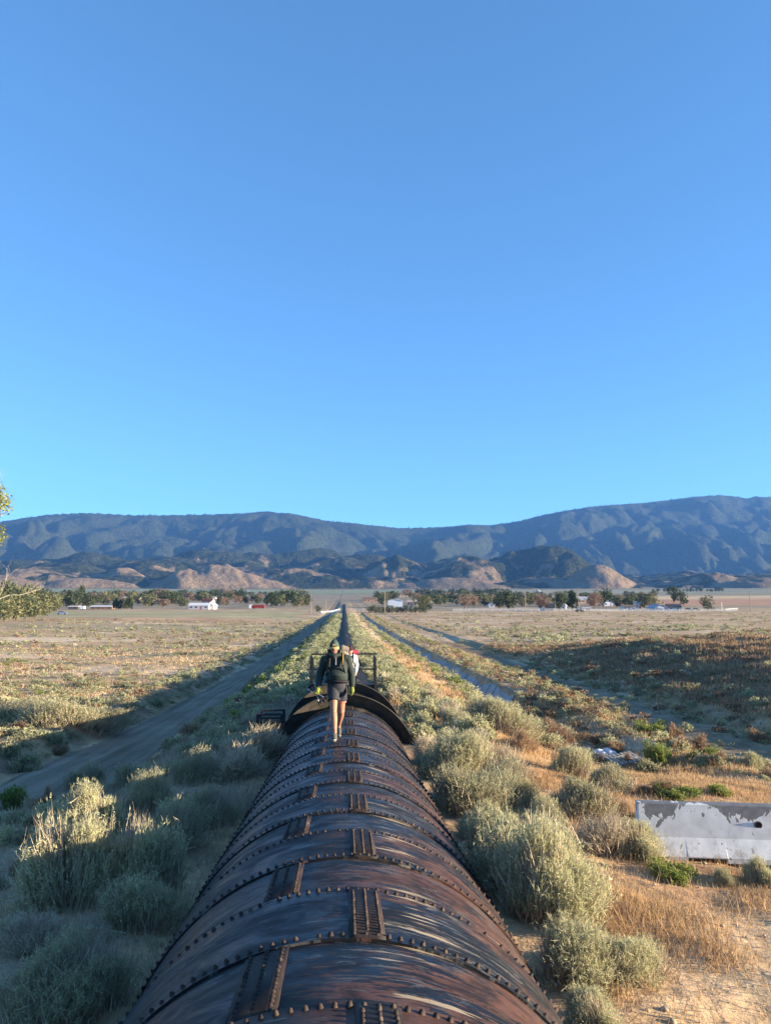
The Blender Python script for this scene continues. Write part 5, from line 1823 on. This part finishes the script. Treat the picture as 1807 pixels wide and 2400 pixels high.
# far hedgerows on the plain
for (p0, p1, b, h, n, lab) in [(1530, 1700, 1387, 9, 22, 'dark tree in the far row on the right plain'), (980, 1200, 1393, 13, 26, 'dark tree in the far row behind the town'), (130, 700, 1397, 11, 50, 'dark tree in the far row left of the road')]:
    for k in range(n):
        tree('round', p0 + (p1 - p0) * (k + trn.uniform(-.4, .4)) / n, b + trn.uniform(-0.6, 0.8), h * trn.uniform(0.6, 1.2), lab.replace('dark tree', ordinal(k + 1) + ' dark tree from the left'), 1.3, lab.replace('tree', 'trees'))

# the cottonwood at the left edge: its crown reaches into the picture
cx_, cy_ = -18.4, 33.0
cz_ = float(gz(cx_, cy_))
cw = empty('cottonwood_tree', (cx_, cy_, cz_), 0, 'cottonwood with yellow-green leaves and bleached bare branches at the left edge', 'tree')
tk = MB()
tk.tube([(0, 0, -0.2), (0.15, 0, 2.2), (0.35, 0.1, 4.6), (0.2, 0, 7.4), (0.4, 0, 9.6)], [0.34, 0.28, 0.22, 0.14, 0.05], 12)
tk.build('trunk', M['bark'], cw, True)


def crooked(p, d, L, r, rn, m, depth_=0):
    pts, rr = [Vector(p)], [r]
    d = Vector(d).normalized()
    n = 5
    for k in range(n):
        d = (d + Vector((rn.uniform(-.35, .35), rn.uniform(-.35, .35), rn.uniform(-.25, .35)))).normalized()
        pts.append(pts[-1] + d * L / n)
        rr.append(r * (1 - 0.8 * (k + 1) / n))
    m.tube(pts, rr, 6)
    if depth_ < 2:
        for k in range(2, n + 1):
            for _ in range(1 + depth_ % 2):
                crooked(pts[k], d + Vector((rn.uniform(-.8, .8), rn.uniform(-.8, .8), rn.uniform(-.6, .6))), L * 0.45, rr[k - 1] * 0.55, rn, m, depth_ + 1)

rn = random.Random(21)
targets = [(ray(45, 1238) * 33, 0.055), (ray(38, 1392) * 33, 0.05)]
for t_, r_ in targets:
    m = MB()
    tip = Vector((t_[0] - cx_, t_[1] - cy_, t_[2] + ZC - cz_))
    st0 = Vector((0.25, 0.05, tip.z - 0.9))
    crooked(st0, tip - st0, (tip - st0).length * 1.0, r_, rn, m)
    m.build('bare_branch', M['deadwood'], cw, True)
for k in range(6):
    m = MB()
    a = rn.uniform(0, 6.28)
    z0 = 4.2 + 0.8 * k
    crooked((0.3, 0, z0), (math.cos(a), math.sin(a), 0.5), 2.6, 0.07, rn, m, 1)
    m.build('limb', M['bark'], cw, True)
rs_ = np.random.RandomState(3)
VV = []
cl_ = [(3.25, 0.1, 9.15, 0.62), (2.8, 0.4, 9.6, 0.6), (3.15, 0, 7.75, 0.55), (2.4, -.5, 8.4, .8), (1.2, .4, 9.5, 1.1), (0, 0, 10.1, 1.1), (-1.5, .3, 8.8, 1.2), (1.6, -1, 7.2, .9), (-1, -1.3, 7.5, 1.2), (0, 1.6, 8, 1.2), (-2.2, 0, 7.2, 1.0)]
for (x, y, z, r) in cl_:
    n = int(900 * r)
    d = unit(rs_.randn(n, 3))
    p = np.array([x, y, z]) + d * (r * (0.35 + 0.7 * rs_.rand(n)))[:, None]
    g = unit(rs_.randn(n, 3))
    VV.append(blades(p, g, np.full(n, 0.11), np.full(n, 0.042), rs_))
VV = np.concatenate(VV)
mobj('crown', np_mesh('crown', VV.reshape(-1, 3), np.arange(len(VV) * 3).reshape(-1, 3), M['cottonwood'], {'tint': np.repeat(rs_.rand(len(VV)), 3), 'leaf': np.ones(len(VV) * 3)}), cw)

# ------------------------------------------------------------------ houses, sheds, vehicles
WM = {}


def wallmat(c):
    if c not in WM:
        WM[c] = plain('painted_wall', c, 0.85, 0.06, 1.5)
    return WM[c]
M['glass'] = plain('window_glass', (0.05, 0.06, 0.08), 0.15, 0.1, 2, 0.6)
M['doorpaint'] = plain('door_paint', (0.30, 0.10, 0.07), 0.6, 0.1)


def house(name, px, base, wpx, hpx, roofpx, wall, roof, label, cat='house', depth_m=8.0, rz=0.0, gable_front=False, windows=3, overhang=0.4):
    x, y, z = hit(px, base)
    k = math.hypot(x, y) / FPX
    W, H, RH = wpx * k, hpx * k, roofpx * k
    e = empty(name, (x, y + depth_m / 2, z - 0.15), RAD(rz), label, cat)
    D = depth_m
    w = MB()
    if gable_front:
        prof_ = [(-W / 2, 0), (W / 2, 0), (W / 2, H), (0, H + RH), (-W / 2, H)]
        V = [(a, -D / 2, b) for a, b in prof_] + [(a, D / 2, b) for a, b in prof_]
    else:
        prof_ = [(-D / 2, 0), (D / 2, 0), (D / 2, H), (0, H + RH), (-D / 2, H)]
        V = [(-W / 2, a, b) for a, b in prof_] + [(W / 2, a, b) for a, b in prof_]
    F = [(0, 1, 2, 3, 4), (9, 8, 7, 6, 5)] + [(i, 5 + i, 5 + (i + 1) % 5, (i + 1) % 5) for i in range(5)]
    w.add(V, F)
    w.build('wall', wallmat(wall), e)
    r = MB()
    oh, th = overhang, 0.18
    half = (W if gable_front else D) / 2
    ln = (D if gable_front else W) / 2 + oh
    sl_ = RH / half if half else 0
    rp = [(-half - oh, H - sl_ * oh + 0.03), (0, H + RH + 0.03), (half + oh, H - sl_ * oh + 0.03), (half + oh, H - sl_ * oh + 0.03 + th), (0, H + RH + 0.03 + th), (-half - oh, H - sl_ * oh + 0.03 + th)]
    V = [((a, s_ * ln, b) if gable_front else (s_ * ln, a, b)) for s_ in (-1, 1) for a, b in rp]
    F = [(0, 1, 4, 5), (1, 2, 3, 4), (11, 10, 7, 6), (10, 9, 8, 7)] + [(i, 6 + i, 6 + (i + 1) % 6, (i + 1) % 6) for i in range(6)]
    r.add(V, F)
    r.build('roof', wallmat(roof), e)
    for i in range(windows):
        t = (i + 0.5) / max(1, windows)
        if i == windows // 2 and windows > 1:
            MB().box((-W / 2 + W * t, -D / 2 - 0.03, min(1.05, H * 0.4)), (0.95, 0.08, min(2.1, H * 0.8))).build('door', M['doorpaint'], e)
        else:
            wn_ = MB().box((-W / 2 + W * t, -D / 2 - 0.03, H * 0.56), (min(1.3, W * 0.16), 0.08, H * 0.36)).build('window', M['glass'], e)
    if windows:
        MB().box((W / 2 + 0.03, 0, H * 0.56), (0.08, 1.2, H * 0.36)).build('window', M['glass'], e)
    return e

LIL, WHI, TAN, BLU, GRY = (0.36, 0.37, 0.44), (0.58, 0.58, 0.56), (0.45, 0.36, 0.27), (0.42, 0.50, 0.60), (0.40, 0.41, 0.43)
DRK, RED, BRN, PAL = (0.075, 0.07, 0.075), (0.20, 0.05, 0.035), (0.20, 0.13, 0.09), (0.60, 0.60, 0.60)
for a in [
    ('bungalow', 466, 1428, 44, 9, 5, LIL, PAL, 'long lilac-white bungalow with pale roof on the left field edge', 8, 0, False, 4),
    ('bungalow_wing', 494, 1428, 16, 9, 7, WHI, PAL, 'white gabled wing at the right of the lilac bungalow', 9, -6, True, 1),
    ('red_roof_house', 487, 1414, 24, 5, 5, WHI, RED, 'white house with dark red roof behind the lilac bungalow', 8, -15, False, 2),
    ('long_shed', 238, 1428, 46, 6, 2, BRN, PAL, 'long dark low shed with pale roof by the poplar row', 7, 0, False, 4),
    ('dark_shed', 172, 1428, 20, 6, 1, DRK, PAL, 'dark open shed left of the white trailer', 6, 0, False, 0),
    ('far_house', 202, 1400, 12, 4, 3, WHI, PAL, 'tiny white-roofed house in the far row on the left', 9, 0, False, 0),
    ('far_house', 220, 1400, 8, 4, 4, WHI, TAN, 'tiny white gabled house in the far row on the left', 9, -10, True, 0),
    ('tan_building', 306, 1410, 34, 7, 4, TAN, TAN, 'long tan building with low roof behind the poplars', 12, 0, False, 4),
    ('far_shed', 583, 1388, 10, 2, 1, WHI, WHI, 'white speck of a shed on the far green field', 12, 0, False, 0),
    ('tan_house', 420, 1406, 14, 5, 3, WHI, BRN, 'small brown-roofed house between the trees left of the lilac bungalow', 8, 0, False, 2),
    ('white_shed', 503, 1404, 7, 4, 2, WHI, WHI, 'small white shed behind the red-roofed house', 6, 0, False, 0),
    ('metal_barn', 928, 1424, 34, 16, 4, (0.58, 0.63, 0.72), PAL, 'tall pale blue metal barn behind the dark hedge', 16, -3, True, 0),
    ('low_white_roof', 957, 1429, 24, 3, 3, WHI, WHI, 'low white-roofed shed right of the metal barn', 8, -10, False, 0),
    ('tan_house', 968, 1420, 22, 9, 5, TAN, TAN, 'tan house with sloping roof right of the metal barn', 10, -8, False, 3),
    ('brown_house', 952, 1400, 42, 7, 4, TAN, BRN, 'long brown house in the rear behind the metal barn', 12, 0, False, 5),
    ('pink_house', 868, 1412, 32, 8, 4, (0.40, 0.27, 0.20), BRN, 'pinkish brown house left of the metal barn', 10, 0, False, 4),
    ('white_house', 1064, 1412, 18, 5, 3, WHI, PAL, 'white-roofed house behind the bare reddish trees', 8, 0, False, 2),
    ('white_house', 1118, 1408, 9, 4, 4, WHI, WHI, 'little white gabled house among the trees right of the reddish trees', 8, -8, True, 0),
    ('white_shed', 1153, 1424, 14, 7, 3, WHI, PAL, 'white shed left of the big dark tree by the fence', 6, -4, True, 1),
    ('pale_blue_house', 1222, 1402, 18, 5, 4, BLU, PAL, 'pale blue-roofed house behind the first tall pole', 9, -10, False, 2),
    ('gabled_house', 1262, 1392, 12, 5, 5, WHI, GRY, 'far white gabled house above the bare pinkish tree', 10, -25, True, 1),
    ('white_gabled_house', 1287, 1432, 32, 8, 8, WHI, DRK, 'white house with dark roof right behind the white fence', 9, -16, False, 3),
    ('porch', 1275, 1433, 9, 7, 4, WHI, WHI, 'small white gabled porch at the left of the dark-roofed house', 3, -10, True, 1),
    ('white_house', 1325, 1428, 12, 9, 6, WHI, PAL, 'narrow white house half hidden by the pines', 9, -20, True, 1),
    ('grey_roof_house', 1372, 1414, 36, 8, 7, TAN, GRY, 'big house with broad grey roof behind the second pole', 14, 0, False, 4),
    ('low_trailer', 1374, 1430, 20, 5, 1, WHI, PAL, 'low white trailer behind the fence under the grey-roofed house', 4, 0, False, 3),
    ('pale_blue_house', 1424, 1420, 22, 7, 6, BLU, BLU, 'pale blue gabled house right of the bare reddish tree', 10, 6, True, 2),
    ('white_house', 1476, 1430, 26, 8, 3, WHI, BRN, 'small white house with a red door behind the fence', 8, -6, False, 3),
    ('tall_white_house', 1499, 1427, 13, 13, 3, WHI, PAL, 'tall narrow white house beside the small red-doored one', 8, -12, False, 2),
    ('grey_gabled_house', 1548, 1431, 32, 6, 7, (0.36, 0.40, 0.47), GRY, 'wide grey gabled house behind the right part of the fence', 10, 4, True, 3),
    ('white_gabled_shed', 1584, 1431, 28, 8, 6, WHI, DRK, 'dark-roofed shed with bright white gable right of the grey house', 8, -14, False, 2),
    ('far_building', 1082, 1378, 8, 2, 1, WHI, WHI, 'white building at the foot of the hill, left of two', 14, 0, False, 0),
    ('far_building', 1094, 1378, 12, 2, 1, WHI, WHI, 'white building at the foot of the hill, right of two', 14, 0, False, 0),
]:
    house(*a[:9], depth_m=a[9], rz=a[10], gable_front=a[11], windows=a[12])


def boxcar(name, px, base, wpx, hpx, mat, label, cat, depth_m=2.6, cab=None):
    x, y, z = hit(px, base)
    k = math.hypot(x, y) / FPX
    W, H = wpx * k, hpx * k
    e = empty(name, (x, y, z), RAD(-3), label, cat)
    MB().box((0, 0, H * 0.56), (W, depth_m, H * 0.80)).build('body', mat, e)
    for i in range(max(2, int(W / 1.2))):
        n_r = max(2, int(W / 1.2))
        MB().box((-W / 2 + W * (i + 0.5) / n_r, -depth_m / 2 - 0.03, H * 0.56), (0.12, 0.08, H * 0.74)).build('rib', mat, e)
    for sx in (-0.36, 0.36):
        for sy in (-0.4, 0.4):
            MB().tube([(W * sx, depth_m * sy - 0.12, 0.35), (W * sx, depth_m * sy + 0.12, 0.35)], 0.36, 12).build('wheel', M['strapcloth'], e)
    if cab:
        MB().box((-W / 2 - 1.0, 0, H * 0.55), (1.8, depth_m * 0.95, H * 1.0)).build('cab', cab, e)
    return e
M['redpaint'] = plain('faded_red_paint', (0.30, 0.035, 0.03), 0.6, 0.2, 1)
M['vanwhite'] = plain('white_vehicle_paint', (0.78, 0.78, 0.77), 0.4, 0.05, 1)
boxcar('cargo_trailer', 606, 1426, 28, 8, M['redpaint'], 'dark red cargo trailer with a white cab end at the field edge', 'trailer', 2.6, M['vanwhite'])
boxcar('box_trailer', 195, 1429, 10, 8, M['vanwhite'], 'bright white box trailer in front of the left trees', 'trailer')


def car(px, base, mat, label, L=4.3, rz=0):
    x, y, z = hit(px, base)
    e = empty('parked_car', (x, y, z), RAD(rz), label, 'car')
    b = MB()
    pr = [(-.5, .32), (-.5, .72), (-.47, .82), (-.28, .90), (.22, .90), (.47, .78), (.5, .60), (.5, .32)]
    V = [(a * L, s_ * 0.88, c) for s_ in (-1, 1) for a, c in pr]
    n = len(pr)
    b.add(V, [tuple(range(n)), tuple(range(n, 2 * n))[::-1]] + [(i, n + i, n + (i + 1) % n, (i + 1) % n) for i in range(n)])
    b.build('body', mat, e)
    c = MB()
    pr = [(-.40, .90), (-.30, 1.42), (.08, 1.45), (.24, .90)]
    V = [(a * L, s_ * (0.80 if c_ < 1 else 0.66), c_ + 0.004) for s_ in (-1, 1) for a, c_ in pr]
    c.add(V, [(0, 1, 2, 3), (7, 6, 5, 4)] + [(i, 4 + i, 4 + (i + 1) % 4, (i + 1) % 4) for i in range(4)])
    c.build('cabin', M['glass'], e)
    MB().box((-.11 * L, 0, 1.455), (.37 * L, 1.30, 0.03)).build('roof', mat, e)
    for sx in (-.31, .31):
        for sy in (-1, 1):
            MB().tube([(sx * L, sy * .72, .33), (sx * L, sy * .90, .33)], .33, 14).build('wheel', M['strapcloth'], e)
    return e
M['carblack'] = plain('black_car_paint', (0.03, 0.03, 0.035), 0.3, 0.1, 1, 0.5)
car(1613, 1431, M['carblack'], 'dark parked car behind the fence, left of two')
car(1631, 1431, M['carblack'], 'dark parked car behind the fence, right of two')
car(1358, 1434, M['carblack'], 'dark parked car at the foot of the second tall pole', rz=5)
car(146, 1440, plain('blue_car_paint', (0.16, 0.22, 0.33), 0.35, 0.1, 1, 0.5), 'small blue car on the sandy lane right of the thicket', rz=8)

# utility poles
M['pole'] = plain('pole_wood', (0.30, 0.24, 0.18), 0.9, 0.2, 2)
for (px, b, hpx, lab, arms) in [
    (902, 1437, 50, 'tall utility pole left of the metal barn', 1), (764, 1431, 28, 'short utility pole beside the road past the gate', 0),
    (729, 1437, 44, 'utility pole left of the road near the small dark bush', 1), (1231, 1436, 48, 'utility pole left of the wide bare tree', 1),
    (1356, 1436, 54, 'tallest utility pole before the broad grey roof', 1), (1758, 1434, 44, 'lone utility pole on the right plain', 1),
    (1691, 1432, 19, 'short white post near the end of the white fence', 0), (1105, 1402, 30, 'thin far pole above the town on the right', 1), (118, 1420, 30, 'thin pole at the right end of the thicket', 1)]:
    x, y, z = hit(px, b)
    H = hpx * math.hypot(x, y) / FPX
    e = empty('utility_pole', (x, y, z - 0.1), 0, lab, 'pole')
    mt = M['pole'] if H > 5.2 or 'white' not in lab else M['vanwhite']
    MB().tube([(0, 0, 0), (0, 0, H)], [0.20, 0.13], 10).build('shaft', mt, e)
    if arms:
        MB().box((0, -0.14, H - 0.7), (2.3, 0.12, 0.14)).build('crossarm', mt, e)
        for s_ in (-1, -0.5, 0.5, 1):
            MB().tube([(s_ * 1.05, -0.14, H - 0.63), (s_ * 1.05, -0.14, H - 0.42)], [0.06, 0.04], 8).build('insulator', M['collar'], e)

# white ranch fence and gates
M['fencewhite'] = plain('white_fence_paint', (0.80, 0.80, 0.78), 0.7, 0.06, 1)


def fence(name, p0, p1, label, h=1.35, rails=3, step=3.0, cat='fence'):
    a, b = Vector(hit(*p0)), Vector(hit(*p1))
    e = empty(name, a, 0, label, cat)
    d = b - a
    n = max(1, int(d.length / step))
    ang_ = math.atan2(d.y, d.x)
    pm = MB().box((0, 0, h / 2 - 0.05), (0.16, 0.16, h + 0.1)).mesh('post', M['fencewhite'])
    seg = 8
    Ps = []
    for k in range(n + 1):
        p = a + d * (k / n)
        p.z = float(gz(p.x, p.y))
        Ps.append(p)
        mobj('post', pm, e, p - a)
    for r_ in range(rails):
        zz = h * (0.95 - 0.32 * r_)
        m = MB()
        pts = Ps[::max(1, n // 14)]
        if pts[-1] is not Ps[-1]:
            pts.append(Ps[-1])
        m.tube([p - a + Vector((0, -0.1, zz)) for p in pts], 0.085, 4)
        m.build('rail', M['fencewhite'], e)
    return e
fence('ranch_fence', (1062, 1433), (1700, 1433), 'long white rail fence before the houses on the right', step=4.2)
fence('solid_fence', (1700, 1433), (1728, 1431), 'short white board fence at the right end of the rail fence', rails=1, step=1.2)
fence('road_barrier', (752, 1438), (797, 1431), 'low white pipe barrier across the dirt road', 1.0, 2, 2.2, 'barrier')
fence('road_barrier', (822, 1431), (862, 1433), 'low white pipe barrier on the bank right of the pipe', 1.0, 2, 2.2, 'barrier')

# stones beside the pipe
M['rock'] = plain('tan_rock', (0.42, 0.31, 0.20), 0.95, 0.25, 9, bump=0.6)
srn = random.Random(8)
for (px, py, sp_, lab) in [(1272, 2385, 46, 'tan rock wedged against the pipe at the bottom right'), (1052, 1985, 24, 'flat tan stone beside the pipe before the dark dome bush'), (1578, 2398, 22, 'pale pebble at the bottom edge on the sand'), (1392, 1832, 20, 'pale stone below the pale sagebrush left of the pallet')]:
    x, y, z = hit(px, py)
    r = sp_ / 2 * y / FPX
    x = max(x, 1.62 + r * 0.6) if px < 1300 else x
    m = MB()
    for k in range(4):
        m.ball((srn.uniform(-.4, .4) * r, srn.uniform(-.3, .3) * r, srn.uniform(.1, .5) * r), (r * srn.uniform(.6, .95), r * srn.uniform(.6, .9), r * srn.uniform(.45, .75)), 10, 7)
    o = m.remesh('rock', M['rock'], None, max(0.012, r * 0.14), 1, (x, y, z))
    tag(o, lab, 'rock')

# loose pebbles and clods, too many to count
n = 9000
x = np.concatenate([rs.uniform(2, 11, n // 2), rs.uniform(-12, -1.8, n - n // 2)])
y = np.concatenate([rs.uniform(3.4, 22, n // 2), rs.uniform(5, 34, n - n // 2)])
r = 0.006 + 0.03 * rs.rand(n)**4
oct_ = np.array([[1, 0, 0], [0, 1, 0], [-1, 0, 0], [0, -1, 0], [0, 0, .75], [0, 0, -.5]])
jit = 1 + 0.35 * rs.randn(n, 6, 1) * 0.6
VV = oct_[None] * jit * r[:, None, None]
a_ = rs.rand(n) * 6.28
ca, sa = np.cos(a_)[:, None], np.sin(a_)[:, None]
VV = np.stack([VV[..., 0] * ca - VV[..., 1] * sa + x[:, None], VV[..., 0] * sa + VV[..., 1] * ca + y[:, None], VV[..., 2] + (gz(x, y) + r * 0.2)[:, None]], -1).reshape(-1, 3)
ft = np.array([[0, 1, 4], [1, 2, 4], [2, 3, 4], [3, 0, 4], [1, 0, 5], [2, 1, 5], [3, 2, 5], [0, 3, 5]])
FF = (np.arange(n) * 6)[:, None, None] + ft[None]
M['pebble'] = plain('pebble_stone', (0.40, 0.31, 0.22), 0.95, 0.4, 3)
tag(mobj('pebbles', np_mesh('pebbles', VV, FF.reshape(-1, 3), M['pebble'])), 'loose pebbles and clods strewn on the soil beside the pipe', 'pebbles', kind='stuff')

# ------------------------------------------------------------------ haze in the valley air
q = bpy.data.materials.new('valley_haze')
q.use_nodes = True
t = q.node_tree
t.nodes.clear()
pvn = t.nodes.new('ShaderNodeVolumePrincipled')
pvn.inputs['Color'].default_value = (0.16, 0.42, 1.0, 1)
pvn.inputs['Density'].default_value = 4.6e-5
pvn.inputs['Anisotropy'].default_value = 0.0
on = t.nodes.new('ShaderNodeOutputMaterial')
t.links.new(pvn.outputs[0], on.inputs['Volume'])
hb = MB().box((0, 5600, 735), (17000, 12600, 1500)).build('haze', q)
tag(hb, kind='stuff')
